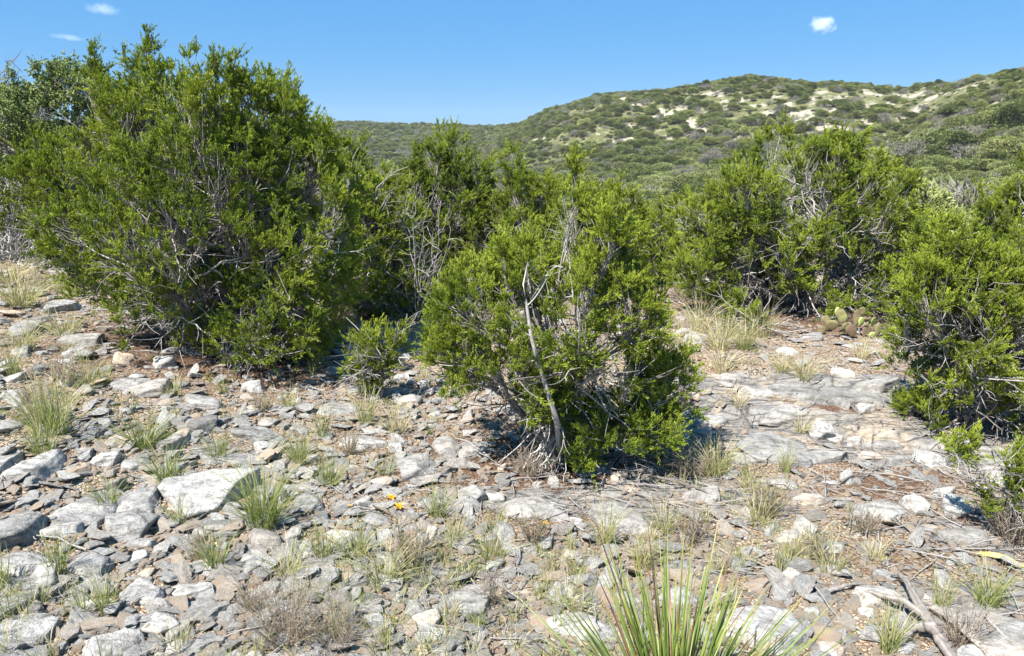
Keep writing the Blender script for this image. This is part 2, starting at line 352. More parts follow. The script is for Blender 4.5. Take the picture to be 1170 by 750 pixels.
# bare pale patches on the hillsides
BARE = []
_rb = random.Random(5)
for px, py, rr, a in [(_rb.uniform(600, 1150), _rb.uniform(98, 165), _rb.uniform(.7, 2.2), _rb.uniform(.8, 1.3)) for _ in range(110)] + list(((612, 163, 6, 1.0), (770, 128, 4, 1), (720, 120, 3, .8), (790, 133, 3, .7), (880, 125, 8, .8), (915, 128, 7, .9), (955, 122, 7, .9), (990, 117, 5, .8), (1040, 112, 5, .9), (1085, 112, 5, .8),
                      (1140, 165, 4.5, 1.1), (1165, 170, 5, 1.1), (1085, 160, 3, .9), (1110, 105, 4, .8), (1075, 205, 2, .8), (840, 135, 5, .7), (870, 115, 3, .7), (705, 162, 2.5, .8), (1130, 120, 3, .6), (640, 205, 2.5, .7), (960, 135, 6, .8))):
    d = ray(px, py); t = np.arange(20, 500, .5); P = CAM + d * t[:, None]
    k = np.nonzero(P[:, 2] < hgt(P[:, 0], P[:, 1]))[0]
    if len(k): BARE.append((P[k[0], 0], P[k[0], 1], rr * (.9 if rr < 2.4 else .62), a * .76))
def bare(x, y):
    v = np.zeros_like(np.asarray(x, float))
    for bx, by, rr, a in BARE:
        r0 = math.hypot(bx, by); ux, uy = bx / r0, by / r0
        al = (x - bx) * ux + (y - by) * uy; ac = -(x - bx) * uy + (y - by) * ux
        v = np.maximum(v, a * np.exp(-(al / (rr * 1.6)) ** 2 - (ac / rr) ** 2))
    return v

BED = [(at(px, py), rx, ry) for px, py, rx, ry in ((985,488,.85,.28),(945,447,1.2,.3),(878,503,.45,.3),(1060,456,.8,.3),(1040,520,.6,.25),(800,562,.4,.2),(602,576,.36,.14),(706,578,.3,.2),(1140,712,.35,.3),(870,470,.4,.2),(1105,612,.25,.12),(535,678,.3,.2))]
def bedrock(x, y):
    v = np.zeros_like(np.asarray(x, float))
    for p, rx, ry in BED: v = np.maximum(v, np.exp(-.8 * (((x - p[0]) / rx) ** 2 + ((y - p[1] + .25 * (x - p[0])) / ry) ** 2)))
    return v
def make_ground():
    rs = [0.0] + list(np.exp(np.linspace(math.log(.5), math.log(800.0), 950)))
    rs = np.array(rs)
    an = np.concatenate([np.linspace(-50, 50, 420), np.linspace(50, 310, 90)[1:-1]]) * math.pi / 180
    Rg, Ag = np.meshgrid(rs, an, indexing='ij')
    X = Rg * np.sin(Ag); Y = Rg * np.cos(Ag); Z = hgt(X, Y)
    nr, na = X.shape; V = np.stack([X, Y, Z], -1).reshape(-1, 3)
    idx = np.arange(nr * na).reshape(nr, na)
    a = idx[:-1]; b = idx[1:]
    Q = np.stack([a, np.roll(a, -1, 1), np.roll(b, -1, 1), b], -1).reshape(-1, 4)[:, ::-1]
    rr = np.hypot(V[:, 0], V[:, 1])
    near = rr < 25
    lit = np.zeros(len(V)); lit[near] = litter(V[near, 0], V[near, 1])
    bdk = np.zeros(len(V)); bdk[near] = bedrock(V[near, 0], V[near, 1]); gr = sstep(8.5, 14, rr); br = bare(V[:, 0], V[:, 1])
    me = fast_mesh('ground', V, Q, None, True, [M_GROUND], extra={'litter': lit, 'grassy': gr, 'bedrock': bdk, 'bare': br})
    tag(link('ground', me), kind='structure')
make_ground()

# ------------------------------------------------------------------ rocks
import bmesh
_ico = {}
def ico(s):
    if s not in _ico:
        bm = bmesh.new(); bmesh.ops.create_icosphere(bm, subdivisions=s, radius=1)
        V = np.array([v.co[:] for v in bm.verts]); Fc = np.array([[v.index for v in f.verts] for f in bm.faces]); bm.free(); _ico[s] = (unit(V), Fc)
    return _ico[s]
def rock_geo(seed, w, d, h, sub=3, npl=11, rough=.03, slab=.0):
    r = np.random.default_rng(seed); D, Fc = ico(sub)
    if slab:
        ns = r.integers(5, 8); a = np.arange(ns) * 2 * math.pi / ns + r.normal(0, .28, ns)
        side = np.stack([np.cos(a), np.sin(a), r.normal(.12, .22, ns)], -1)
        top = np.array([[r.normal() * .10, r.normal() * .10, 1], [r.normal() * .35, r.normal() * .35, 1], [r.normal() * .6, r.normal() * .6, 1], [0, 0, -1.]])
        nrm = unit(np.concatenate([side, top])); dist = np.concatenate([r.uniform(.42, .70, ns), [.40, .44, .52, .45]])
    else:
        nrm = unit(r.normal(size=(npl, 3)) * [1, 1, .9]); dist = r.uniform(.38, .70, npl)
    dots = D @ nrm.T
    rad = np.min(np.where(dots > .05, dist / np.maximum(dots, .05), 9), axis=1); rad = np.minimum(rad, 1.15)
    V = D * rad[:, None]
    S = np.array([w, d, h]) / 2 / np.abs(V).max(0); V = V * S
    sz = (w + d) / 2
    off = r.uniform(0, 50, 3)
    n = fbm((V + off) * [1, 1, 1.6], 2.6 / sz, 5)
    # bedding steps
    V = V + unit(V) * (n * rough * sz)[:, None]
    st = h * .3; V[:, 2] += .22 * st * np.sin(V[:, 2] / st * 2 * math.pi + off[0]) / (2 * math.pi)
    return V, Fc
ROCKS = []
def place_rock(px, py, wpx, hpx, label, tan=.15, br=1.0, k=.35, rot=None, sub=None, slab=1, group=None, yaw=None, tilt=6):
    p = at(px, min(py + hpx * .25, 900)); dist = np.linalg.norm(p - CAM); dirv = (p - CAM) / dist
    s = -dirv[2]; c = math.sqrt(1 - s * s)
    w = wpx / F * dist * 1.08; hm = hpx / F * dist
    k = k * .52 if k > .12 else .01; h = min(k * w, hm * .75 / c) if k > .12 else .09; d = np.clip((hm - .6 * h * c) / s, .45 * w, 2.2 * w)
    seed = int(px * 31 + py * 7)
    flat = k <= .12; r = np.random.default_rng(seed)
    V, Fc = rock_geo(seed, w, d, h * 1.35, sub or (5 if wpx > 60 else 4), 10 if slab else 13, .040 if not flat else .03, slab)
    yw = math.radians(r.uniform(-18, 18) if yaw is None else yaw) 
    tx, ty = math.radians(r.uniform(-tilt, tilt)), math.radians(r.uniform(-tilt, tilt))
    o = link('limestone_rock', fast_mesh('limestone_rock', V, Fc, None, True, [M_ROCK]))
    z = float(hgt(p[0], p[1])); o.location = (p[0], p[1], z + h * (.26 if not flat else -.26)); o.rotation_euler = (tx, ty, yw)
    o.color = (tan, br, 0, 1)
    tag(o, label, 'rock', group); ROCKS.append((p[0], p[1], w / 2)); return o

G = 'named limestone rocks on the slope'
RL = [
 (236,556,98,50,'biggest whitish rock, two pale humps, left of the tall green grass tuft',.03,1.3,.36),
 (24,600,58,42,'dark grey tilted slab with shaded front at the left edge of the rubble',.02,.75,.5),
 (92,582,54,40,'smooth grey flat slab between the dark tilted slab and the biggest whitish rock',.02,.95,.25),
 (156,564,52,40,'grey striated slab leaning just left of the biggest whitish rock',.03,.95,.35),
 (142,598,54,28,'cracked grey rock below the striated slab',.05,.95,.5),
 (74,604,46,16,'low rounded pale rock right of the dark tilted slab',.1,1.2,.3),
 (44,532,40,32,'pointed light grey rock upslope at the left edge',.03,1.15,.6),
 (8,524,24,26,'grey block cut by the left edge of the picture, highest of those',.03,1.0,.6),
 (124,524,40,18,'white and tan wedge-shaped rock over a dark gap',.25,1.35,.45),
 (154,530,36,14,'thin grey plate beside the white and tan wedge rock',.03,.95,.3),
 (24,642,56,28,'flat grey rock under the dark tilted slab',.04,1.0,.3),
 (50,658,28,28,'upright pale angular rock below the flat grey rock at left',.06,1.2,.8),
 (100,646,52,28,'striped grey block right of the upright pale angular rock',.03,.95,.4),
 (30,714,70,46,'large square grey slab near the lower left corner',.04,1.05,.22),
 (10,688,30,34,'rounded grey rock touching the left edge above the square slab',.03,.95,.5),
 (126,737,64,38,'domed grey slab cut by the bottom edge at lower left',.06,1.05,.35),
 (6,744,34,20,'dark rock in the very lower left corner',.03,.7,.5),
 (164,676,50,24,'low pale grey rock above the domed slab',.08,1.1,.3),
 (182,692,26,18,'small tan block touching the low pale grey rock',.7,1.1,.6),
 (220,674,42,18,'flat broken grey rock on bare gravel at lower left',.08,1.1,.35),
 (186,714,36,20,'pale angular rock right of the domed slab',.1,1.2,.5),
 (284,644,34,24,'split grey rock under the reddish dry grass',.08,1.05,.45),
 (352,572,54,32,'grey flat slab right of the tall green grass tuft',.02,.95,.2),
 (392,610,46,20,'pale rounded slab right of the green grass, beside a crack',.1,1.2,.3),
 (166,622,36,12,'thin grey chip standing on the gravel below the cracked grey rock',.03,.9,.4),
 (160,636,20,16,'white triangular stone in gravel at left',.05,1.35,.6),
 (290,497,68,13,'long thin dark grey slab with a shaded front edge',.02,.85,.25),
 (412,504,74,20,'long pale beam-like slab above the pebbles, left of the middle juniper',.15,1.15,.22),
 (384,464,60,22,'smooth grey sheet of rock upslope of the beam-like slab',.02,.95,.15),
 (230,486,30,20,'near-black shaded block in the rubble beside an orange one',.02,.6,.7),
 (202,502,24,26,'orange-brown blocky rock beside a near-black one',1.2,1.0,.9),
 (260,524,60,16,'low grey slab just above the biggest whitish rock',.03,.9,.2),
 (234,458,44,18,'grey ledge-like rock below the largest juniper',.03,.95,.35),
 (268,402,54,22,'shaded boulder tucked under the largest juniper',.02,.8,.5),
 (148,438,36,14,'grey slab left of the ledge-like rock',.03,1.0,.35),
 (172,442,36,18,'pale stone with a tan side in the upper rubble',.4,1.15,.5),
 (288,441,28,15,'white rounded stone in the upper rubble below the largest juniper',.03,1.3,.6),
 (32,374,24,20,'dark grey jagged rock near the left edge under dry grass',.02,.8,.6),
 (72,350,28,14,'broken white rock on the left slope below the dead brush',.05,1.25,.5),
 (95,390,40,12,'crumbly grey ledge on the left slope',.05,1.0,.4),
 (473,532,48,32,'round grey boulder on gravel left of the middle juniper',.04,1.05,.55),
 (544,511,30,20,'triangular grey rock at the edge of the red needle litter',.03,1.05,.55),
 (535,563,40,22,'grey rock left of the two bedrock slabs',.04,1.05,.4),
 (567,568,28,15,'small white rounded rock resting by the bedrock slab',.05,1.35,.5),
 (602,576,118,36,'long flat bedrock slab below the middle juniper, left one of two',.06,.9,.05),
 (706,578,82,60,'broad flat bedrock slab below the middle juniper, right one of two',.06,.95,.05),
 (630,580,30,12,'white stone lying on the left bedrock slab',.05,1.35,.45),
 (656,595,22,10,'small white stone at the front of the left bedrock slab',.05,1.35,.5),
 (540,678,84,52,'smooth blue-grey slab left of the spiky sotol',.0,.95,.08),
 (560,648,26,15,'pale cube-like stone on top of the smooth blue-grey slab edge',.1,1.25,.6),
 (488,707,40,26,'tan and grey block near the bottom, left of the sotol',.55,1.05,.5),
 (484,744,18,16,'orange stone at the bottom edge',1.1,1.1,.8),
 (506,745,26,16,'pale grey stone right of the orange stone at the bottom edge',.05,1.15,.6),
 (450,634,38,28,'light grey rock among thin grass left of the smooth slab',.06,1.15,.35),
 (427,707,32,16,'small grey ledge stone by dry twigs at the bottom',.05,1.05,.4),
 (802,562,64,28,'pale smooth slab in the shade edge right of the middle juniper',.08,1.0,.15),
 (862,708,112,54,'big pale slab behind the right leaves of the sotol',.04,1.35,.28),
 (660,704,74,56,'pale flat slab seen through the left leaves of the sotol',.06,1.3,.12),
 (770,680,60,34,'pale slab seen through the middle leaves of the sotol',.08,1.2,.15),
 (878,503,76,44,'smooth grey bedrock block left of the white double stone',.0,.88,.07),
 (940,487,26,22,'white double stone standing on the bedrock',.03,1.45,.7),
 (950,498,24,12,'low white foot of the double stone on the bedrock',.03,1.4,.4),
 (976,503,22,10,'small pale stone right of the white double stone',.05,1.2,.45),
 (993,520,24,10,'orange flat stone on the bedrock',1.1,1.1,.35),
 (1058,520,30,20,'white angular stone at the edge of the right litter',.05,1.3,.55),
 (1020,525,30,10,'dark grey plate between the orange stone and the white angular stone',.02,.8,.35),
 (1008,581,52,24,'smooth grey rock in the middle of the right gravel',.04,1.0,.3),
 (1049,575,26,18,'rounded pale stone right of the smooth grey rock',.1,1.2,.6),
 (1091,579,42,22,'white rock half under the green spray at right',.05,1.25,.4),
 (1076,562,30,10,'narrow white stone above the rock under the green spray',.05,1.3,.4),
 (922,600,30,24,'blocky white rock right of the tan broken ledge',.06,1.25,.6),
 (900,613,32,14,'tilted white plate below the blocky white rock',.08,1.25,.3),
 (950,624,28,14,'grey stone on the gravel right of the tilted plate',.05,1.0,.4),
 (901,657,26,16,'tan-topped stone right of the sotol tips',.6,1.1,.55),
 (1005,678,52,24,'pinkish pale slab under the end of the weathered log',.2,1.15,.25),
 (989,699,16,12,'white triangular chip below the log end',.05,1.35,.5),
 (1105,612,58,22,'grey flat sheet beside the red litter at right',.05,.8,.05),
 (1140,712,84,66,'rough mottled bedrock block in the lower right corner',.3,.95,.3),
 (1108,750,50,16,'white rounded rock at the bottom edge beside the log',.03,1.4,.5),
 (889,551,42,14,'low pale ledge above the tan broken rocks',.12,1.1,.3),
 (925,572,46,16,'tan broken ledge with an orange patch',.7,1.1,.4),
 (950,553,22,8,'small grey chip above the tan broken ledge',.05,1.0,.4),
 (812,481,42,16,'grey slab over a dark gap, right of the middle juniper',.04,1.05,.4),
 (964,463,18,10,'dark-sided grey stone on the upper bedrock',.03,.85,.6),
 (986,468,24,10,'white pyramid-shaped stone on the upper bedrock',.05,1.35,.6),
 (945,447,170,20,'long upper sheet of weathered grey bedrock',.03,.78,.02),
 (1060,456,80,14,'bedrock sheet running under the right-edge juniper',.05,.85,.03),
 (928,386,30,7,'thin flat rock in front of the prickly pear',.05,.95,.3),
 (962,427,26,10,'pale rock in the yellow gravel above the bedrock',.3,1.2,.4),
 (896,402,26,8,'white stone in pale grass above the bedrock',.05,1.25,.4),
 (790,388,30,10,'pale rock seen past the right side of the middle juniper',.1,1.25,.4),
 (905,468,64,13,'broken lip of the bedrock left of the dark-sided stone',.08,.95,.16),
 (1012,508,56,11,'thin split plate along the lower edge of the bedrock',.05,.85,.16),
 (935,522,62,14,'thin plate between the white double stone and the tan ledge',.06,.95,.15),
 (1005,438,70,11,'thin upper lip of the bedrock near the right-edge juniper',.05,.9,.15),
 (850,525,46,12,'thin plate at the shaded left end of the bedrock',.05,.9,.15),
 (870,448,56,11,'cracked plate at the upper left of the bedrock',.1,1.05,.15),
 (843,430,46,12,'grey ledge left end above the smooth bedrock block',.05,.95,.25),
]
for q in RL: place_rock(q[0], q[1], q[2], q[3], q[4], q[5], q[6], q[7], group=G, tilt=(1.2 if q[7] < .12 else 7))
BIGR = np.array([(a, b, c) for a, b, c in ROCKS])

def zone_label(px, py, tan, br, w):
    size = 'fist-sized' if w < .13 else 'plate-sized'
    colr = 'tan' if tan > .45 else ('white' if br > 1.2 else ('dark grey' if br < .88 else 'light grey'))
    if py < 420: z = 'below the largest juniper' if px < 480 else 'on the gravel near the prickly pear'
    elif px < 230: z = 'in the dense rubble at left, upper part' if py < 560 else 'on the gravel at lower left'
    elif px < 480: z = 'in the rubble between left juniper and middle juniper' if py < 560 else 'among the grass tufts left of the smooth slab'
    elif px < 780: z = 'around the two bedrock slabs' if py < 630 else 'around the base of the sotol'
    else: z = 'around the bedrock sheets at right' if py < 560 else 'on the orange gravel at lower right'
    return f'{size} {colr} loose rock {z}', f'{size} {colr} loose rocks {z}'
n = 0; tries = 0
while n < 205 and tries < 6000:
    tries += 1
    px = random.uniform(-10, 1180); py = random.uniform(345, 765)
    if px < 480: wgt = 1.0 if py < 600 else .55
    elif px > 820: wgt = .38 if py < 560 else .5
    else: wgt = .5
    if random.random() > wgt: continue
    if py < 400 and 90 < px < 770: continue
    p = at(px, py); w = random.choice([.07, .09, .10, .12, .14, .17, .2]) * random.uniform(.8, 1.15)
    if px > 600: w *= .75
    dd = np.hypot(BIGR[:, 0] - p[0], BIGR[:, 1] - p[1]) if True else None
    if np.any(dd < BIGR[:, 2] * .9 + w * .45) or (bedrock(p[0], p[1]) > .5 and random.random() < .7): continue
    if p[1] > 11: continue
    wpx = w * F / np.linalg.norm(p - CAM)
    tan = random.choice([.02, .03, .05, .08, .15, .25, .6, .9]); br = random.choice([.75, .85, .9, .95, 1.0, 1.05, 1.1, 1.25])
    lb, gp = zone_label(px, py, tan, br, w)
    place_rock(px, py, wpx, wpx * random.uniform(.35, .6), lb, tan, br, random.uniform(.25, .6), group=gp, slab=random.random() < .6, tilt=16, sub=3, yaw=random.uniform(0, 180))
    BIGR = np.vstack([BIGR, [p[0], p[1], w / 2]]); n += 1

# ------------------------------------------------------------------ geometry-node scatter for uncountable stuff
def scatter(name, pts, rot, scl, var, protos, label, cat):
    me = bpy.data.meshes.new(name); pts = np.ascontiguousarray(pts, np.float32)
    me.vertices.add(len(pts)); me.vertices.foreach_set('co', pts.ravel())
    a = me.attributes.new('rot', 'FLOAT_VECTOR', 'POINT'); a.data.foreach_set('vector', np.ascontiguousarray(rot, np.float32).ravel())
    a = me.attributes.new('scl', 'FLOAT_VECTOR', 'POINT'); a.data.foreach_set('vector', np.ascontiguousarray(scl, np.float32).ravel())
    a = me.attributes.new('var', 'INT', 'POINT'); a.data.foreach_set('value', np.ascontiguousarray(var, np.int32))
    o = link(name, me)
    ng = bpy.data.node_groups.new(name, 'GeometryNodeTree')
    ng.interface.new_socket('Geometry', in_out='INPUT', socket_type='NodeSocketGeometry'); ng.interface.new_socket('Geometry', in_out='OUTPUT', socket_type='NodeSocketGeometry')
    gi = ng.nodes.new('NodeGroupInput'); go = ng.nodes.new('NodeGroupOutput')
    iop = ng.nodes.new('GeometryNodeInstanceOnPoints'); jn = ng.nodes.new('GeometryNodeJoinGeometry')
    for pr in reversed(protos):
        oi = ng.nodes.new('GeometryNodeObjectInfo'); oi.transform_space = 'ORIGINAL'; oi.inputs['As Instance'].default_value = True; oi.inputs['Object'].default_value = pr
        ng.links.new(oi.outputs['Geometry'], jn.inputs[0])
    def na(nm, ty):
        x = ng.nodes.new('GeometryNodeInputNamedAttribute'); x.data_type = ty; x.inputs['Name'].default_value = nm; return x.outputs['Attribute']
    ng.links.new(gi.outputs[0], iop.inputs['Points']); ng.links.new(jn.outputs[0], iop.inputs['Instance']); iop.inputs['Pick Instance'].default_value = True
    ng.links.new(na('var', 'INT'), iop.inputs['Instance Index'])
    e2r = ng.nodes.new('FunctionNodeEulerToRotation'); ng.links.new(na('rot', 'FLOAT_VECTOR'), e2r.inputs[0]); ng.links.new(e2r.outputs[0], iop.inputs['Rotation'])
    ng.links.new(na('scl', 'FLOAT_VECTOR'), iop.inputs['Scale']); ng.links.new(iop.outputs[0], go.inputs[0])
    md = o.modifiers.new('scatter', 'NODES'); md.node_group = ng
    tag(o, label, cat, None, 'stuff'); return o
def proto(name, me): return bpy.data.objects.new(name, me)      # referenced by the scatter only

gp = []
for k in range(10):
    V, Fc = rock_geo(900 + k, 1, random.uniform(.6, .95), random.uniform(.25, .5), 3 if k < 6 else 2, 9, .03, k % 2)
    gp.append(proto('gravel_stone', fast_mesh('gravel_stone', V, Fc, None, False, [M_GRAVEL])))
rp = []
for g_ in gp[:6]:
    m2 = g_.data.copy(); m2.materials.clear(); m2.materials.append(M_RUBBLE); rp.append(proto('rubble_stone', m2))
def scatter_pts(n, rmin, rmax, seed, smin, smax, pw=2.2):
    r = np.random.default_rng(seed)
    rr = np.exp(r.uniform(math.log(rmin), math.log(rmax), n)); az = r.uniform(-.74, .74, n)
    x = rr * np.sin(az); y = rr * np.cos(az)
    s = smin + (smax - smin) * r.random(n) ** pw
    return r, x, y, s, rr
r, x, y, s, rr = scatter_pts(64000, 1.7, 13, 5, .012, .05)
s = np.maximum(s, .0035 * rr)
lt = litter(x, y); keep = (r.random(len(x)) > np.maximum(lt * .8, sstep(.35, .6, bedrock(x, y)) * .62)) & (vnoise(P2(x, y, 4), 1.5) * .5 + r.random(len(x)) > .12)
# keep the sheets of bedrock mostly clear
for bx, by, bw in BIGR:
    if bw > .16: keep &= ~((np.hypot(x - bx, y - by) < bw * .8) & (r.random(len(x)) < .93))
x, y, s = x[keep], y[keep], s[keep]; n = len(x)
scatter('gravel', np.stack([x, y, hgt(x, y) + s * .12], -1), np.stack([r.normal(0, .25, n), r.normal(0, .25, n), r.uniform(0, 6.28, n)], -1), np.stack([s * r.uniform(.8, 1.4, n), s, s], -1), r.integers(0, 10, n), gp, 'tan and white limestone gravel covering the slope', 'gravel')
r, x, y, s, rr = scatter_pts(19000, 1.7, 12, 6, .04, .125, 1.9)
dens = np.where(x / y < -.1, 1.0, .6); dens = np.where(x / y > .16, .34, dens)
keep = (r.random(len(x)) > sstep(.3, .6, bedrock(x, y)) * .85) & (r.random(len(x)) < dens * (.55 + .6 * vnoise(P2(x, y, 14), 1.1))) & (r.random(len(x)) > litter(x, y) * .5)
for bx, by, bw in BIGR:
    keep &= ~(np.hypot(x - bx, y - by) < bw * .85)
x, y, s = x[keep], y[keep], s[keep]; n = len(x)
scatter('rubble', np.stack([x, y, hgt(x, y) + s * .14], -1), np.stack([r.normal(0, .25, n), r.normal(0, .25, n), r.uniform(0, 6.28, n)], -1), np.stack([s * r.uniform(.9, 1.6, n), s, s * r.uniform(.45, .9, n)], -1), r.integers(0, 6, n), rp, 'broken grey limestone rubble between the larger rocks', 'rubble')

# fallen twigs
tw = []
for k in range(5):
    rk = np.random.default_rng(60 + k)
    pts = np.cumsum(np.concatenate([[[0, 0, 0]], rk.normal(0, .05, (5, 3)) * [1, 1, .35] + [.2, 0, 0]]), 0)[None]
    pts = pts - pts.mean(1, keepdims=True)
    b = Bag(); V, Q, T = tubes(pts, np.linspace(.012, .004, 6)[None], 4, .55); b.add(V, Q, T)
    for j in (2, 3, 4):
        e = pts[0, j] + rk.normal(0, .15, 3) * [1, 1, .5]; b.add(*tubes(bez(pts[:, j], (pts[:, j] + e) / 2 + .02, e[None], 4), np.linspace(.007, .003, 4)[None], 3, .6))
    tw.append(proto('twig', b.mesh('twig', [M_BARK])))
r, x, y, s, rr = scatter_pts(9000, 1.7, 11, 8, .1, .42)
keep = r.random(len(x)) < (.05 + litter(x, y) * .7)
x, y, s = x[keep], y[keep], s[keep]; n = len(x)
scatter('twig_litter', np.stack([x, y, hgt(x, y) + .015], -1), np.stack([r.normal(0, .15, n), r.normal(0, .12, n), r.uniform(0, 6.28, n)], -1), np.stack([s, s, s], -1), r.integers(0, 5, n), tw, 'grey fallen twigs and litter under the junipers', 'twig litter')

# ------------------------------------------------------------------ trees
def kmeans(P, k, r, it=5):
    k = min(k, len(P)); C = P[r.choice(len(P), k, replace=False)].copy()
    for _ in range(it):
        lab = np.empty(len(P), int)
        for s0 in range(0, len(P), 4000):
            q = P[s0:s0 + 4000]; lab[s0:s0 + 4000] = ((q ** 2).sum(1)[:, None] - 2 * q @ C.T + (C ** 2).sum(1)).argmin(1)
        cnt = np.bincount(lab, minlength=k)
        S = np.stack([np.bincount(lab, P[:, j], k) for j in range(3)], -1)
        C = np.where(cnt[:, None] > 0, S / np.maximum(cnt, 1)[:, None], C)
    return C, lab, cnt
def spindles(p, d, ln, rad, tint, r):
    n = len(p); ref = unit(r.normal(size=(n, 3))); A = unit(np.cross(d, ref)); B = np.cross(d, A)
    V = np.empty((n, 5, 3)); V[:, 0] = p; V[:, 4] = p + d * ln[:, None]
    for k in range(3):
        a = k * 2.0944; V[:, 1 + k] = p + d * (ln * .5)[:, None] + (A * math.cos(a) + B * math.sin(a)) * rad[:, None]
    b = (np.arange(n) * 5)[:, None, None]
    f = np.array([[0, 2, 1], [0, 3, 2], [0, 1, 3], [4, 1, 2], [4, 2, 3], [4, 3, 1]])
    return V.reshape(-1, 3), (b + f).reshape(-1, 3), np.repeat(tint, 5)
def crown_and_wood(key, t):
    r = np.random.default_rng(abs(hash_(key)))
    b = t['b']; Y = t['Y']; oak = t.get('oak'); sc_ = Y / F * 1.03
    lumps = []
    xs = [q[0] for q in t['L']]; half = (max(xs) - min(xs)) / 2 * sc_ + .15
    for (px, py, rx, rz) in t['L']:
        py += {'left_main': 16, 'left_tall': 20, 'left_oak': 10, 'right': -3, 'mid_a': 6, 'centre': -2}.get(key, 4)
        c = pix2pt(px, py, Y); spire = rx < 30 and rz > rx
        if spire or half < .4: lumps.append((c, rx * sc_, rx * sc_ * 1.1, rz * sc_))
        else:
            for s_ in (-1, 1):
                dy = s_ * half * r.uniform(.12, .38); c2 = c + np.array([0, dy, 0]); 
                # keep the same bearing while moving in depth
                c2 = CAM + (c2 - CAM) if s_ > 0 else c2
                lumps.append((c2, rx * sc_, rx * sc_ * 1.15, rz * sc_))
    dk = math.sqrt(Y / 4.2)
    csz = .068 * dk
    C = []; O = []
    for (c, a, bb, h) in lumps:
        area = a * h * 4 + bb * h * 2
        nC = int(area / (csz ** 2) * 1.08 * t['dens']) + 3
        D = unit(r.normal(size=(nC, 3))); u = r.uniform(.30, 1.04, nC) ** .6
        C.append(c + D * np.array([a, bb, h]) * u[:, None]); O.append(unit(D / np.array([a, bb, h])))
    C = np.concatenate(C); O = np.concatenate(O)
    keep = np.ones(len(C), bool)
    for (c, a, bb, h) in lumps:
        q = np.linalg.norm((C - c) / np.array([a, bb, h]), axis=1); keep &= ~((q < .5) & (r.random(len(C)) < .75))
    keep &= vnoise(C + 7, 3.8 / dk) + r.normal(0, .16, len(C)) > (-.02 if key == 'centre' else -.10)
    keep &= C[:, 2] > hgt(C[:, 0], C[:, 1]) + .05
    C, O = C[keep], O[keep]
    # small leaders poking out of the top of the crown
    zt = np.quantile(C[:, 2], .55); cand = np.nonzero(C[:, 2] > zt)[0]; ex, eo = [], []
    for i in r.choice(cand, min(len(cand), max(6, len(C) // 22)), replace=False):
        if np.any((np.hypot(C[:, 0] - C[i, 0], C[:, 1] - C[i, 1]) < csz * 1.3) & (C[:, 2] > C[i, 2] + csz * 1.5)): continue
        q = C[i].copy(); dd_ = unit(np.array([r.normal(.1, .22), r.normal(0, .2), 1]))
        for k_ in range(r.integers(1, 3)): q = q + dd_ * csz * .95; ex.append(q.copy()); eo.append(dd_)
    if ex and key != 'yellow': C = np.concatenate([C, ex]); O = np.concatenate([O, eo])
    nC = len(C)
    per = 7
    up = np.array([0, 0, 1.])
    cd = unit(O * .75 + up * (.35 if oak else .6) + r.normal(0, .25, (nC, 3)) + np.array([.12, 0, 0]))
    ct = np.clip(.52 + .24 * vnoise(C, 2.0) + r.normal(0, .10, nC) + t.get('yel', 0), 0, 1)
    ci = np.repeat(np.arange(nC), per)
    td = unit(cd[ci] + r.normal(0, .5, (nC * per, 3)) + [0, 0, .15])
    L1 = csz * r.uniform(.7, 1.8, nC * per)
    root = C[ci] - cd[ci] * csz * .6
    tips = root + td * L1[:, None]
    S = 25 if not oak else 14
    ti = np.repeat(np.arange(len(tips)), S)
    tt = r.uniform(.2, 1.0, len(ti))
    pos = root[ti] + (tips - root)[ti] * tt[:, None] + r.normal(0, .004, (len(ti), 3))
    if oak:
        sd = unit(r.normal(size=(len(ti), 3)) + td[ti] * .4); ln = .024 * dk * r.uniform(.7, 1.3, len(ti)); rad = .0055 * dk * np.ones(len(ti))
    else:
        sd = unit(td[ti] * .9 + r.normal(0, .5, (len(ti), 3)) * (1.15 - tt * .7)[:, None] + up * .35)
        ln = .020 * dk * r.uniform(.6, 1.3, len(ti)); rad = .0027 * dk * r.uniform(.8, 1.2, len(ti))
    tint = np.clip(ct[ci][ti] + (tt - .55) * .45 + r.normal(0, .06, len(ti)), 0, 1)
    V, Fc, T = spindles(pos, sd, ln, rad, tint, r)
    o3 = b
    print('TREE', key, nC, len(Fc)); crown = fast_mesh('crown', V - o3, Fc, T, False, [M_OAK if oak else M_JUN])
    # ---- wood
    bag = Bag()
    nst = t['nst']; K1 = max(nst * 2, nC // 13)
    c1, l1, n1 = kmeans(C, K1, r)
    c0, l0, n0 = kmeans(c1, nst, r)
    base = b + np.array([0, 0, -.03])
    p0 = base + (c0 - base) * np.array([.42, .42, .45]) + r.normal(0, .03, c0.shape)
    p1 = base + (c1 - base) * .80 + r.normal(0, .03, c1.shape) - up * .03 * dk
    w = np.bincount(l0, n1, nst)
    rb = .0030 * dk
    def R_(c): return rb * np.sqrt(np.maximum(c, 1)) * .45 + .001
    start = base + unit(r.normal(size=(nst, 3)) * [1, 1, 0]) * .07 * dk
    n_ = 9
    cu = bez(start, start + (p0 - start) * np.array([.75, .75, .35]), p0, n_); cu[:, 1:-1] += r.normal(0, .012 * dk, (nst, n_ - 2, 3))
    f_ = np.linspace(1.35, .8, n_)[None] * R_(w * 1.5)[:, None]
    bag.add(*tubes(cu, f_, 7, r.uniform(.15, .55, nst)))
    d0 = unit(p0 - start)
    A = p0[l0]; n_ = 8
    ctrl = A + d0[l0] * np.linalg.norm(p1 - A, axis=1)[:, None] * .45
    cu = bez(A, ctrl, p1, n_); cu[:, 1:-1] += r.normal(0, .016 * dk, (len(p1), n_ - 2, 3))
    bag.add(*tubes(cu, np.linspace(1.5, .85, n_)[None] * R_(n1)[:, None], 5, r.uniform(.3, .8, len(p1))))
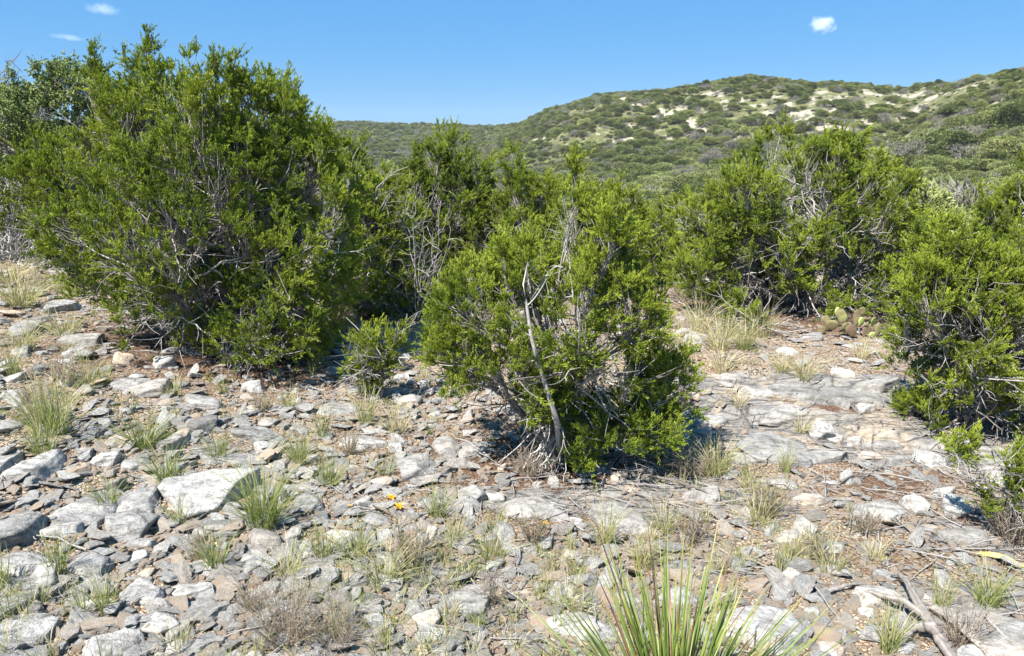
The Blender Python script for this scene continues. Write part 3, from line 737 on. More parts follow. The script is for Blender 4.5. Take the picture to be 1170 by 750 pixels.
    d1 = unit(p1 - ctrl); A = p1[l1]; E = C - cd * csz * .6
    ctrl = A + d1[l1] * np.linalg.norm(E - A, axis=1)[:, None] * .35 + r.normal(0, .03 * dk, E.shape)
    cu = bez(A, ctrl, E, 6); cu[:, 1:-1] += r.normal(0, .009 * dk, (len(E), 4, 3))
    bag.add(*tubes(cu, np.linspace(1.3, .7, 6)[None] * np.full((len(E), 1), .0023 * dk), 4, r.uniform(.25, .85, len(E))))
    # twigs to the tips (thin, a third of them)
    sel = np.nonzero(r.random(len(tips)) < .35)[0]
    cu = bez(root[sel], (root[sel] + tips[sel]) / 2 + r.normal(0, .008, (len(sel), 3)), tips[sel], 3)
    bag.add(*tubes(cu, np.linspace(1, .5, 3)[None] * np.full((len(sel), 1), .0017 * dk), 3, r.uniform(.2, .6, len(sel))))
    # bare dead twigs inside the crown
    nd = int(len(p1) * 4.5 * t.get('dead', 1.0)); src = r.integers(0, len(p1), nd); A = p1[src] + (p0[l0][src] - p1[src]) * r.uniform(0, .8, nd)[:, None]
    dd = unit(unit(p1 - p0[l0])[src] * .5 + r.normal(0, .6, (nd, 3)) + np.array([0, -.25, -.05])); ln = r.uniform(.12, .38, nd)[:, None] * dk
    E = A + dd * ln; cu = bez(A, A + dd * ln * .5 + r.normal(0, .035, (nd, 3)), E, 6); cu[:, 1:] += r.normal(0, .006, (nd, 5, 3))
    ok = E[:, 2] > hgt(E[:, 0], E[:, 1]) + .01
    tn = r.uniform(.3, .8, nd)
    bag.add(*tubes(cu[ok], np.linspace(1.2, .4, 6)[None] * np.full((ok.sum(), 1), .0042 * dk), 4, tn[ok]))
    for rep in range(2):
        k = r.integers(1, 5, nd); B = cu[np.arange(nd), k]; d2 = unit(dd + r.normal(0, .6, (nd, 3))); E2 = B + d2 * ln * .5
        ok2 = E2[:, 2] > hgt(E2[:, 0], E2[:, 1]) + .01
        c2 = bez(B, B + d2 * ln * .25 + r.normal(0, .015, (nd, 3)), E2, 4)
        bag.add(*tubes(c2[ok2], np.linspace(1, .4, 4)[None] * np.full((ok2.sum(), 1), .0025 * dk), 3, tn[ok2]))
    for VV in range(len(bag.V)): bag.V[VV] = bag.V[VV] - o3
    wood = bag.mesh('trunk', [M_BARK])
    return crown, wood
def hash_(s): 
    h = 7
    for ch in s: h = (h * 131 + ord(ch)) % 1000003
    return h
TREE_OBJ = {}
for k, t in TREES.items():
    nm = 'oak_tree' if k == 'left_oak' else ('leafy_bush' if k == 'yellow' else 'juniper_tree')
    root = empty(nm, t['b'])
    tag(root, t['label'], 'bush' if k in ('yellow', 'sprout_b', 'sprout') else 'tree', 'near trees and bushes around the rocky opening')
    cr, wd = crown_and_wood(k, t)
    link('crown', cr, root); link('trunk', wd, root); TREE_OBJ[k] = root

def world_path(pp, Y, dys=None):
    return np.array([pix2pt(a, b, Y + (dys[i] if dys else 0)) for i, (a, b) in enumerate(pp)])
# pale leaning stem and the fan of dead twigs at the foot of the middle juniper
t = TREES['centre']; root = TREE_OBJ['centre']; b = t['b']
bag = Bag()
pth = np.concatenate([[b + [0, 0, -.02]], world_path([(636, 480), (628, 455), (616, 418), (607, 385), (602, 350), (598, 325), (603, 300)], t['Y'] - .40)])[None]
V, Q, T = tubes(pth, np.array([.0135, .013, .012, .0105, .009, .007, .0045, .0015])[None], 8, .72); bag.add(V - b, Q, T)
for i, e in ((4, (578, 358)), (5, (625, 318))):
    E = pix2pt(*e, t['Y'] - .45)[None]; c = bez(pth[:, i], (pth[:, i] + E) / 2 + [0, 0, -.03], E, 6); V, Q, T = tubes(c, np.linspace(.005, .002, 6)[None], 5, .75); bag.add(V - b, Q, T)
link('pale_stem', bag.mesh('pale_stem', [M_BARK]), root)
bag = Bag(); r = np.random.default_rng(5)
for i in range(38):
    a0 = b + np.array([r.normal(-.05, .03), r.normal(-.12, .04), .24 + r.normal(0, .05)])
    a1 = b + np.array([r.normal(-.08, .085), -.20 + r.normal(0, .06), 0]); a1[2] = hgt(a1[0], a1[1]) + r.uniform(.0, .1)
    c = bez(a0[None], ((a0 + a1) / 2 + r.normal(0, .035, 3))[None], a1[None], 7); c[:, 1:-1] += r.normal(0, .005, (1, 5, 3))
    V, Q, T = tubes(c, np.linspace(.0045, .0018, 7)[None], 4, r.uniform(.55, 1)); bag.add(V - b, Q, T)
link('dead_twigs', bag.mesh('dead_twigs', [M_BARK]), root)

def dead_bush(name, base, targets, Y, label, cat, spread=.25, sub=5, rad=.010, tint=(.7, 1), seed=1):
    """bare branching shrub: limbs from the base to target pixels, each with forks"""
    r = np.random.default_rng(seed); b = np.array(base, float); bag = Bag()
    for (px, py) in targets:
        E = pix2pt(px, py, Y + r.normal(0, .12)); mid = (b + E) / 2 + r.normal(0, .08, 3)
        n_ = 10; c = bez(b[None], mid[None], E[None], n_); c[:, 1:-1] += r.normal(0, .014, (1, n_ - 2, 3))
        V, Q, T = tubes(c, np.linspace(rad, rad * .35, n_)[None], 6, r.uniform(*tint)); bag.add(V - b, Q, T)
        for j in range(sub):
            i = r.integers(3, n_); s = c[0, i]; dr = unit(c[0, min(i, n_ - 1)] - c[0, i - 1]) + r.normal(0, .55, 3) + [0, 0, .15]; dr = unit(dr)
            l = spread * r.uniform(.5, 1.2); e = s + dr * l; cc = bez(s[None], (s + dr * l * .5 + r.normal(0, .03, 3))[None], e[None], 6)
            V, Q, T = tubes(cc, np.linspace(rad * .55, rad * .22, 6)[None], 5, r.uniform(*tint)); bag.add(V - b, Q, T)
            for q in range(3):
                i2 = r.integers(1, 6); s2 = cc[0, i2]; d2 = unit(dr + r.normal(0, .6, 3)); e2 = s2 + d2 * l * .5
                c3 = bez(s2[None], (s2 + d2 * l * .25 + r.normal(0, .01, 3))[None], e2[None], 4)
                V, Q, T = tubes(c3, np.linspace(rad * .3, rad * .15, 4)[None], 4, r.uniform(*tint)); bag.add(V - b, Q, T)
    o = link(name, bag.mesh(name, [M_BARK]), None, b); tag(o, label, cat, 'bare dead shrubs'); return o
def gbase(px, py, dy=0):
    p = at(px, py); Y = p[1] + dy; q = np.array([p[0] * Y / p[1], Y, 0]); q[2] = hgt(q[0], q[1]); return q
q = gbase(478, 400, .95)
dead_bush('dead_shrub', q, [(455,205),(490,225),(500,240),(515,262),(470,250),(480,285),(505,290),(452,235)], q[1], 'bare silvery dead shrub standing left of the middle juniper', 'shrub', .20, 5, .0055, (.45, .85), 3)
q = gbase(405, 395, .9)
dead_bush('dead_shrub', q, [(372,250),(395,220),(410,240),(385,290),(420,265),(360,300),(430,215),(402,310),(350,270)], q[1], 'mass of bare grey branches against the right side of the largest juniper', 'shrub', .3, 7, .009, (.55, .9), 4)
q = gbase(20, 315, .5)
dead_bush('dead_brush_heap', q, [(5,262),(25,255),(-30,250),(45,275),(55,290),(10,290),(-10,275),(35,240),(-25,300),(60,300),(15,235),(5,225),(25,285),(40,300),(-20,230),(50,260),(30,270),(70,285),(0,310),(20,318),(45,316),(-15,290),(35,305),(65,300),(10,300),(55,275)], q[1], 'heap of dead grey brush on the slope at the left edge', 'brush heap', .3, 16, .012, (.5, .95), 6)
q = gbase(5, 330, 4.5)
dead_bush('dead_tree', q, [(8,75),(16,90),(0,85),(-10,100),(14,110)], q[1], 'bare dead treetop poking into the sky at the far left edge', 'tree', .35, 5, .012, (.3, .6), 9)
# ------------------------------------------------------------------ logs and branches on the ground
def log(name, pts, rads, label, tint=.6, m=12, seed=1, cat='log', group=None):
    r = np.random.default_rng(seed); P = np.array(pts, float); n0 = len(P)
    t = np.linspace(0, n0 - 1, n0 * 8); C = np.stack([np.interp(t, range(n0), P[:, j]) for j in range(3)], -1)
    for _ in range(3): C[1:-1] = (C[:-2] + 2 * C[1:-1] + C[2:]) / 4
    C[1:-1] += r.normal(0, .0015, C[1:-1].shape)
    rad = np.interp(t, range(n0), rads); V, Q, T = tubes(C[None], rad[None], m, tint)
    V = V + fbm(V * [1, 1, 1], 30, 3)[:, None] * .12 * np.repeat(rad, m)[:, None] * unit(V - np.repeat(C, m, 0))
    n = len(C); A = np.arange(m)
    ang = np.tile(np.arange(m), n); T = np.clip(T + .18 * np.sin(ang * 2.6 + 4 * np.repeat(t, m) * .2) - .05, 0, 1)
    return V, Q, T
def gp3(px, py, z=0.0):
    p = at(px, py); p[2] = hgt(p[0], p[1]) + z; return p
bag = Bag(); base = gp3(1040, 705)
main = [gp3(1096, 775, .02), gp3(1072, 742, .035), gp3(1056, 722, .05), gp3(1042, 700, .065), gp3(1034, 682, .06), gp3(1026, 668, .045), gp3(1016, 664, .03)]
V, Q, T = log('l', main, [.014, .016, .019, .017, .010, .007, .004], '', .45); bag.add(V - base, Q, T)
V, Q, T = log('l', [gp3(1052, 718, .05), gp3(1030, 703, .06), gp3(1010, 696, .045), gp3(992, 685, .03), gp3(985, 684, .02)], [.014, .012, .010, .008, .004], '', .5, seed=2); bag.add(V - base, Q, T)
V, Q, T = log('l', [gp3(1062, 730, .05), gp3(1042, 728, .035), gp3(1030, 740, .02), gp3(1025, 748, .01)], [.022, .015, .012, .006], '', .5, seed=3); bag.add(V - base, Q, T)
V, Q, T = log('l', [gp3(1066, 735, .05), gp3(1085, 750, .02), gp3(1100, 770, .0)], [.018, .014, .01], '', .4, seed=4); bag.add(V - base, Q, T)
o = link('weathered_log', bag.mesh('weathered_log', [M_BARK]), None, base); tag(o, 'forked weathered grey log lying on gravel near the lower right corner', 'log')
def stick(pts, r0, label, tint=.6, seed=1):
    P = [gp3(a, b, z) for a, b, z in pts]; base = P[0]
    V, Q, T = log('s', P, np.linspace(r0, r0 * .4, len(P)), '', tint, 7, seed)
    bag = Bag(); bag.add(V - base, Q, T); o = link('fallen_branch', bag.mesh('fallen_branch', [M_BARK]), None, base); tag(o, label, 'branch', 'fallen branches on the gravel')
stick([(1150, 768, .03), (1125, 740, .04), (1110, 725, .04), (1098, 712, .03)], .014, 'dark split branch beside the corner bedrock, right of the weathered log', .45, 5)
stick([(1165, 755, .03), (1140, 738, .05), (1122, 718, .05)], .010, 'thinner grey branch lying right of the dark split branch', .6, 6)
stick([(945, 681, .02), (965, 678, .03), (985, 673, .02)], .009, 'short grey stick on gravel between sotol and weathered log', .5, 7)
stick([(960, 556, .02), (972, 550, .03), (988, 548, .02)], .007, 'dark stick above the right litter patch', .3, 8)
stick([(1062, 600, .02), (1080, 606, .03), (1096, 612, .02)], .006, 'thin brown stick by the grey flat sheet at right', .3, 9)
stick([(742, 550, .03), (770, 558, .04), (800, 568, .04), (818, 574, .02)], .007, 'long dark stick below the right side of the middle juniper', .25, 10)
stick([(560, 528, .02), (535, 512, .04), (520, 505, .02)], .007, 'grey stick left of the dead twigs under the middle juniper', .6, 11)
stick([(488, 352, .25), (478, 340, .33), (462, 326, .4)], .014, 'leaning pinkish branch under the silvery dead shrub', .5, 12)
stick([(545, 722, .02), (570, 708, .03), (600, 704, .02)], .006, 'dark stick below the smooth blue-grey slab', .25, 13)

# ------------------------------------------------------------------ grass tufts
def tuft_mesh(seed, h, w, n, dry, name='grass_tuft'):
    r = np.random.default_rng(seed)
    a = r.uniform(0, 2 * math.pi, n); rb = w * .16 * np.sqrt(r.random(n)); lean = r.uniform(.05, 1, n) ** 1.1 * w * .78
    ln = h * r.uniform(.45, 1.05, n); k = 5; t = np.linspace(0, 1, k)
    bx = np.stack([np.cos(a) * rb, np.sin(a) * rb, np.zeros(n) - .01], -1)
    a2 = a + r.normal(0, .5, n); dv = np.stack([np.cos(a2), np.sin(a2), np.zeros(n)], -1)
    C = bx[:, None] + dv[:, None] * (lean[:, None] * t ** 1.7)[..., None]
    C[..., 2] += ln[:, None] * (t - .22 * t ** 3 * (lean / (w * .5))[:, None])
    C[:, 1:] += r.normal(0, .004, (n, k - 1, 3))
    wd = (.0012 * r.uniform(.7, 1.3, n))[:, None] * np.array([1, 1, .85, .6, .15])
    return C, wd, np.clip(dry + r.normal(0, .16, n), 0, 1)
GR = 'bunches of grass on the rocky slope'
def strips(C, wd, tint):
    n, k, _ = C.shape
    T = unit(np.gradient(C, axis=1)); ref = unit(RNG.normal(size=(n, 1, 3)) * [1, 1, .15]); S = unit(np.cross(T, np.broadcast_to(ref, T.shape)))
    V = np.stack([C - S * wd[..., None], C + S * wd[..., None]], 2)
    idx = np.arange(n * k * 2).reshape(n, k, 2); Q = np.stack([idx[:, :-1, 0], idx[:, :-1, 1], idx[:, 1:, 1], idx[:, 1:, 0]], -1).reshape(-1, 4)
    tt = np.repeat(tint[:, None] + np.linspace(-.08, .15, k)[None], 2, 1).reshape(n, k, 2) if False else (tint[:, None, None] + np.linspace(-.08, .18, k)[None, :, None] + np.zeros((1, 1, 2)))
    return V.reshape(-1, 3), Q, np.clip(tt, 0, 1).reshape(-1)
def tuft(px, py, hpx, wpx, n, dry, label, group=GR):
    p = at(px, py); s = np.linalg.norm(p - CAM) / F
    C, wd, T = tuft_mesh(int(px * 13 + py), hpx * s * 1.25, wpx * s * 1.1, int(n * 1.05), min(dry + .02, 1))
    wd = wd * max(1, s * F / 4.0)
    V, Q, TT = strips(C, wd, T)
    o = link('grass_tuft', fast_mesh('grass_tuft', V, Q, TT, False, [M_GRASS]), None, p); tag(o, label, 'grass', group); return o
TU = [ (302,602,74,80,230,.28,'thickest tall green grass tuft, right of the biggest whitish rock'),
 (165,512,46,58,150,.3,'green grass tuft above the white and tan wedge rock'),
 (58,500,70,76,190,.45,'tall greyish grass tuft in the upper left rubble'),
 (50,520,40,50,90,.35,'green tuft growing in front of the tall greyish one at upper left'),
 (192,555,52,46,110,.32,'green tuft touching the upper left of the biggest whitish rock'),
 (250,528,40,40,80,.35,'sparse tuft behind the biggest whitish rock'),
 (342,530,42,46,130,.45,'dense olive tuft above the grey flat slab'),
 (376,556,44,46,100,.35,'green tuft right of the dense olive tuft'),
 (68,660,56,34,60,.3,'thin upright tuft right of the flat grey rock at left'),
 (125,582,44,34,60,.3,'thin green tuft between striated slab and smooth flat slab'),
 (248,655,54,44,80,.35,'wispy green tuft on gravel below the biggest whitish rock'),
 (205,600,36,32,50,.35,'small tuft under the biggest whitish rock'),
 (330,660,50,60,80,.5,'pale wispy tuft below the thickest tall tuft'),
 (405,640,54,60,90,.4,'loose green tuft left of the light grey rock among grass'),
 (370,640,50,40,70,.4,'thin green tuft below the pale rounded slab'),
 (120,700,50,40,60,.45,'yellowish tuft on gravel between square slab and pale rock'),
 (95,705,40,30,40,.5,'faded tuft beside the large square slab'),
 (440,670,60,70,90,.55,'pale tuft full of stems at the left of the smooth blue-grey slab'),
 (500,590,44,46,70,.4,'green weedy tuft left of the two bedrock slabs'),
 (560,640,50,44,60,.5,'bluish pale tuft in front of the left bedrock slab'),
 (418,485,48,40,90,.55,'straw tuft behind the beam-like slab'),
 (455,495,40,50,80,.75,'dry straw tuft above the round grey boulder'),
 (368,500,40,34,60,.4,'upright green tuft at the left end of the beam-like slab'),
 (440,545,36,40,50,.4,'weedy tuft left of the round grey boulder'),
 (818,545,48,56,170,.55,'dense olive-grey tuft in shade right of the middle juniper'),
 (858,562,30,40,60,.6,'dry tuft below the smooth grey bedrock block'),
 (898,540,40,22,50,.55,'slim tuft right of the smooth grey bedrock block'),
 (850,400,40,44,110,.45,'greenish tuft by the small bright bush'),
 (822,400,44,46,110,.75,'straw-coloured tuft left of the small bright bush'),
 (800,380,44,50,110,.7,'pale tuft beside the right side of the middle juniper, farther up'),
 (825,425,34,40,70,.8,'cream dry tuft under the straw-coloured ones'),
 (918,432,30,44,90,.7,'wide dry tuft in the gravel right of the small bright bush'),
 (895,425,26,34,60,.6,'short dry tuft left of the wide dry tuft'),
 (845,465,24,30,60,.85,'low grey dead tuft on the upper bedrock'),
 (915,495,24,24,50,.7,'short tuft at the left of the white double stone'),
 (1128,690,46,52,100,.4,'green wispy tuft under the yellow tape'),
 (950,655,44,50,70,.6,'pale tuft below the grey stone on the gravel'),
 (905,640,40,44,60,.6,'faded tuft right of the sotol top'),
 (865,600,44,50,70,.65,'yellowish tuft above the sotol on the right'),
 (735,650,50,40,60,.55,'bluish tuft behind the middle leaves of the sotol'),
 (690,625,60,40,70,.5,'upright tuft in front of the right bedrock slab'),
 (1015,745,60,40,80,.45,'green tuft growing through the fork of the weathered log'),
 (1075,700,50,30,50,.45,'thin tuft right of the weathered log'),
 (25,350,34,60,180,.6,'large soft grey-green grass clump under the dead brush heap'),
 (10,322,26,60,140,.65,'pale grass clump under the dead brush, cut by the left edge'),
 (60,330,24,40,80,.7,'dry clump at the right foot of the dead brush heap'),
 (75,385,30,46,90,.6,'grey-green clump below the broken white rock on the left slope'),
 (30,400,34,40,80,.55,'tuft above the greyish tall tuft near the left edge'),
 (15,430,36,30,60,.5,'tuft at the left edge below the jagged rock'),
 (100,445,34,30,60,.5,'thin tuft beside the crumbly grey ledge'),
 (120,440,30,24,40,.4,'small tuft right of the thin one by the ledge'),
 (200,455,30,24,40,.5,'small tuft left of the grey ledge-like rock'),
 (255,450,24,20,40,.4,'tiny tuft under the front of the largest juniper'),
 (330,470,34,24,50,.5,'slim tuft below the right side of the largest juniper'),
 (565,610,40,34,50,.5,'small weedy tuft by the grey rock left of the slabs'),
 (760,610,44,44,70,.5,'pale tuft right of the right bedrock slab'),
 (205,745,40,40,50,.6,'yellow-green tuft at the bottom edge right of the domed slab'),
 (5,670,44,26,50,.4,'tuft cut by the left edge below the flat grey rock'),
 (630,655,36,34,40,.55,'thin tuft right of the smooth blue-grey slab'),
 (520,620,40,40,50,.5,'feathery tuft between the smooth slab and the grey rock'),
 (1000,640,30,34,40,.6,'tiny straw tuft on the orange gravel at right'),
 (985,410,24,30,50,.7,'dry tuft on gravel left of the right-edge juniper'),
 (780,400,34,40,80,.7,'dry tuft touching the middle juniper on its right'),
 (870,385,34,44,90,.75,'straw tuft between small bright bush and prickly pear'),]
for q in TU: tuft(*q)
# young rosette of twiggy dry herbs
def forb(px, py, hpx, wpx, n, dry, label):
    p = at(px, py); s = np.linalg.norm(p - CAM) / F; h = hpx * s; w = wpx * s; r = np.random.default_rng(int(px * 3 + py * 17)); bag = Bag()
    a = r.uniform(0, 6.283, n); rr_ = w * .5 * np.sqrt(r.random(n))
    B = np.stack([np.cos(a) * w * .06, np.sin(a) * w * .06, np.zeros(n) - .01], -1); E = np.stack([np.cos(a) * rr_, np.sin(a) * rr_, h * r.uniform(.45, 1, n)], -1)
    c = bez(B, (B + E) / 2 + r.normal(0, .012, (n, 3)), E, 6); tn = np.clip(dry + r.normal(0, .15, n), 0, 1)
    bag.add(*tubes(c, np.linspace(.0014, .0008, 6)[None] * np.ones((n, 1)) * s * F / 3.6, 3, tn))
    for rep in range(5):
        i = r.integers(1, 6, n); S = c[np.arange(n), i]; d = unit(unit(E - B) + r.normal(0, .7, (n, 3))); E2 = S + d * h * r.uniform(.12, .32, n)[:, None]
        E2[:, 2] = np.maximum(E2[:, 2], .005)
        bag.add(*tubes(bez(S, (S + E2) / 2 + r.normal(0, .004, (n, 3)), E2, 3), np.linspace(.001, .0007, 3)[None] * np.ones((n, 1)) * s * F / 3.6, 3, tn))
    me = bag.mesh('dry_forb', [M_FORB]); o = link('dry_forb', me, None, p); tag(o, label, 'weed', 'twiggy dry weeds between the rocks')
FB = [(325,738,76,100,90,.75,'broad reddish-brown twiggy weed near the bottom left of centre'),
 (385,742,56,70,60,.7,'grey-brown twiggy weed right of the broad reddish one'),
 (470,650,60,60,50,.5,'olive twiggy weed left of the smooth blue-grey slab'),
 (45,480,40,40,40,.8,'dry twiggy weed in the upper left rubble'),
 (290,700,40,40,40,.6,'small brown weed left of the broad reddish one'),
 (225,640,34,30,30,.7,'small twiggy weed on gravel below the biggest whitish rock'),
 (875,590,40,60,50,.55,'yellow-brown weed above the tan broken ledge'),
 (790,620,44,50,40,.7,'brown weed behind the sotol, right of the slabs'),
 (605,545,36,50,60,.85,'tangled brown twigs at the left foot of the middle juniper'),
 (1155,620,50,60,70,.85,'tangled grey-brown weed above the yellow tape'),
 (560,690,40,40,30,.7,'thin brown weed on the smooth blue-grey slab edge'),
 (610,620,40,50,40,.6,'twiggy weed in front of the left bedrock slab'),
 (985,610,30,40,30,.6,'small weed below the smooth grey rock at right'),
 (790,545,36,50,50,.85,'brown twigs in the shade right of the middle juniper'),
 (930,640,36,40,30,.5,'olive weed by the tan-topped stone'),
 (1095,738,44,50,40,.8,'brown weed between log and corner bedrock'),
 (75,440,34,40,40,.8,'grey twiggy weed on the left slope'),
 (400,520,30,30,30,.6,'small weed under the beam-like slab'),
 (780,345,24,40,40,.8,'pale twiggy weed in the dry grass past the middle juniper'),
 (300,470,24,30,30,.75,'brown twigs under the front of the largest juniper'),]
for q in FB: forb(*q)
# fine scattered grass blades, uncountable
C_, W_, T_ = [], [], []
r = np.random.default_rng(77)
for i in range(1500):
    rr = math.exp(r.uniform(math.log(2.0), math.log(10))); az = r.uniform(-.7, .7); x = rr * math.sin(az); y = rr * math.cos(az)
    lt = float(litter(np.array([x]), np.array([y]))[0])
    if r.random() < lt or vnoise(np.array([x, y, 3.3]), .9) < -.15: continue
    C, wd, T = tuft_mesh(5000 + i, r.uniform(.05, .20), r.uniform(.06, .18), int(r.uniform(8, 26)), r.uniform(.2, .75))
    C = C + np.array([x, y, float(hgt(x, y))]); C_.append(C); W_.append(wd); T_.append(T)
V, Q, TT = strips(np.concatenate(C_), np.concatenate(W_), np.concatenate(T_))
tag(link('thin_grass', fast_mesh('thin_grass', V, Q, TT, False, [M_GRASS])), 'thin scattered grass blades sprouting through the gravel', 'grass', None, 'stuff')

# ------------------------------------------------------------------ sotol in the foreground
def sotol():
    r = np.random.default_rng(21)
    base = gbase(768, 880); base[2] = hgt(base[0], base[1])
    root = empty('sotol_plant', base); tag(root, 'spiky sotol with long narrow green leaves at the bottom edge', 'plant')
    leaves = []
    for i in range(330):
        a = r.uniform(0, 2 * math.pi); el = r.uniform(0.02, 1) ** .9; zen = .03 + el * 1.0     # angle from vertical
        ln = r.uniform(.38, .66); k = 9; t = np.linspace(0, 1, k)
        dv = np.array([math.cos(a), math.sin(a), 0]); sag = r.uniform(.0, .10)
        hor = np.sin(zen + sag * t * 1.5) * t; ver = np.cos(zen + sag * t * 2.0) * t
        C = dv * (hor * ln + .02)[:, None] + np.array([0, 0, 1]) * (ver * ln + .03)[:, None]
        side = np.array([-dv[1], dv[0], 0]); nrm = unit(np.cross(unit(C[-1] - C[0]), side))
        C[:, :2] += (r.normal(0, .018, 2) * (t ** 2)[:, None]); kk = r.integers(5, 8); C[kk:] += (np.arange(9 - kk)[:, None] * r.normal(0, .012, 3) * (r.random() < .35)); tw = r.normal(0, .5); sd = side * math.cos(tw) + nrm * math.sin(tw)
        wd = .0039 * np.array([1.5, 1.15, 1.05, 1, .9, .78, .6, .38, .06]) * r.uniform(.75, 1.15)
        dead = r.random() < .07
        n2 = np.cross(sd, unit(C[-1] - C[0]))
        V = np.stack([C - sd * wd[:, None], C - n2 * (wd * .35)[:, None], C + sd * wd[:, None]], 1)
        idx = np.arange(k * 3).reshape(k, 3); Q = []
        for j in range(k - 1):
            for c in range(2): Q.append([idx[j, c], idx[j, c + 1], idx[j + 1, c + 1], idx[j + 1, c]])
        tip = np.array([.0, .0, .0, .0, .02, .05, .12, .30, .5]) * r.uniform(.5, 1.3)
        tt = np.clip((.88 if dead else r.uniform(.15, .6)) + tip, 0, 1)
        o = fast_mesh('leaf', V.reshape(-1, 3), np.array(Q), np.repeat(tt, 3), True, [M_SOTOL]); leaves.append((ln, o, V, np.array(Q), np.repeat(tt, 3)))
    for i, (ln, me, V, Q, T) in enumerate(leaves[:95]): link('leaf', me, root)
    bag = Bag()
    for (ln, me, V, Q, T) in leaves[95:]: bag.add(V.reshape(-1, 3), Q, T)
    o = link('inner_leaves', bag.mesh('inner_leaves', [M_SOTOL]), root); o['kind'] = 'stuff'
    # short stem the leaves grow from
    V, Fc = rock_geo(3, .13, .13, .12, 3, 16, .02); o = link('stem', fast_mesh('stem', V, Fc, np.full(len(V), .3), True, [M_BARK]), root, (0, 0, .0))
sotol()

# ------------------------------------------------------------------ prickly pear
def cactus():
    r = np.random.default_rng(12); base = gbase(968, 384); root = empty('prickly_pear_cactus', base)
    tag(root, 'clump of prickly pear cactus pads, some shrivelled brown, under the right juniper', 'cactus')
    D, Fc = ico(3)
    s = base[1] / F * 1.03
    PADS = [(950,372,11,9,.35,.2),(962,362,9,11,.5,-.2),(957,357,8,8,1.0,.3),(979,364,8,13,.15,.15),(973,378,10,10,.1,-.3),(984,368,9,8,.95,.5),(990,380,9,11,.1,.2),(998,368,8,9,.85,-.3),(996,384,7,6,1.0,0),(944,366,8,8,.3,-.4),(966,374,9,8,.5,.3),(1003,378,8,10,.3,.2),(985,356,6,7,.2,.1),(938,378,7,8,.2,.5)]
    for i, (px, py, rx, rz, tint, roll) in enumerate(PADS):
        p = pix2pt(px, py, base[1] + r.uniform(-.12, .12)) - base; V = D.copy()
        th = .22; V = V * np.array([1, th, 1]); V[:, 0] *= .82 + .18 * V[:, 2]
        V *= np.array([rx, rx, rz]) * s * .74; V += (fbm(V + i, 25, 2) * .004)[:, None] * D
        T = np.clip(tint + .25 * (vnoise(V + i, 22)), 0, 1)
        me = fast_mesh('pad', V, Fc, T, True, [M_CACT]); o = link('pad', me, root, p); o.rotation_euler = (r.uniform(-.2, .2), roll, r.uniform(-.7, .7))
    # spines: short pale needles standing off the pads
cactus()

# ------------------------------------------------------------------ yellow flowers, tape
def flower(px, py, wpx, label, seed):
    r = np.random.default_rng(seed); p = at(px, py); s = np.linalg.norm(p - CAM) / F; w = wpx * s; n = 7
    a = np.arange(n) * 2 * math.pi / n + r.normal(0, .25, n); Vs, Qs = [], []
    for i in range(n):
        d = np.array([math.cos(a[i]), math.sin(a[i]), r.uniform(.05, .8)]); d /= np.linalg.norm(d); sd = np.array([-d[1], d[0], 0]) * .15 * w; l = w * .55 * r.uniform(.7, 1.1)
        q = [np.zeros(3), d * l * .5 - sd, d * l * .6 + sd, d * l + [0, 0, -.12 * l]]; k = len(Vs) * 4; Vs.append(q); Qs.append([k, k + 1, k + 3, k + 2])
    V = np.array(Vs).reshape(-1, 3); V[:, 2] += .05
    root = empty('yellow_flower', p); tag(root, label, 'flower', 'yellow flowers low in the grass')
    link('petals', fast_mesh('petals', V, np.array(Qs), np.tile([0, .5, .5, 1], n), False, [M_FLOWER]), root)
    C = np.array([[[0, 0, -.01], [.003, 0, .02], [0, .002, .05]]]); V, Q, T = tubes(C, np.full((1, 3), .0018), 4, .2); link('stem', fast_mesh('stem', V, Q, T, True, [M_FORB]), root)
flower(447, 580, 13, 'left yellow flower on the gravel left of the bedrock slabs', 1)
flower(455, 591, 15, 'right, larger yellow flower on the gravel left of the bedrock slabs', 2)
flower(401, 590, 6, 'tiny yellow flower beside the pale rounded slab', 3)
flower(622, 610, 9, 'flat yellow flower at the front edge of the bedrock slabs', 4)
m, nt = newmat('yellow_tape'); tc = N(nt, 'ShaderNodeTexCoord')
n_ = noise(nt, tc.outputs['Object'], 30, 3)
uvm = N(nt, 'ShaderNodeAttribute', attribute_name='along')
fr = mth(nt, 'FRACT', mth(nt, 'MULTIPLY', uvm.outputs['Fac'], 100.0)); tick = mth(nt, 'LESS_THAN', fr, .14)
wd_ = N(nt, 'ShaderNodeAttribute', attribute_name='across'); edge = mth(nt, 'GREATER_THAN', wd_.outputs['Fac'], .62)
c = mix(nt, n_, (.34, .29, .06), (.46, .41, .10)); c = mix(nt, mth(nt, 'MULTIPLY', mth(nt, 'MULTIPLY', tick, edge), .7), c, (.05, .05, .04))
finish(nt, c, .45, None, .4, .0)
pts = [gp3(1116, 636, .012), gp3(1128, 641, .03), gp3(1145, 646, .035), gp3(1160, 652, .03), gp3(1180, 659, .03), gp3(1240, 680, .02), gp3(1320, 705, .02)]
P = np.array(pts); tt = np.linspace(0, len(P) - 1, 60); C = np.stack([np.interp(tt, range(len(P)), P[:, j]) for j in range(3)], -1)
for _ in range(4): C[1:-1] = (C[:-2] + 2 * C[1:-1] + C[2:]) / 4
T_ = unit(np.gradient(C, axis=0)); S = unit(np.cross(T_, np.array([0, 0, 1.]))); tl = .5 + .25 * np.sin(tt * 1.3)
Sd = S * np.cos(tl)[:, None] + np.array([0, 0, 1.]) * np.sin(tl)[:, None] * -1
al = np.concatenate([[0], np.cumsum(np.linalg.norm(np.diff(C, axis=0), axis=1))])
hw = .010; nn_ = np.cross(T_, Sd) * .0004
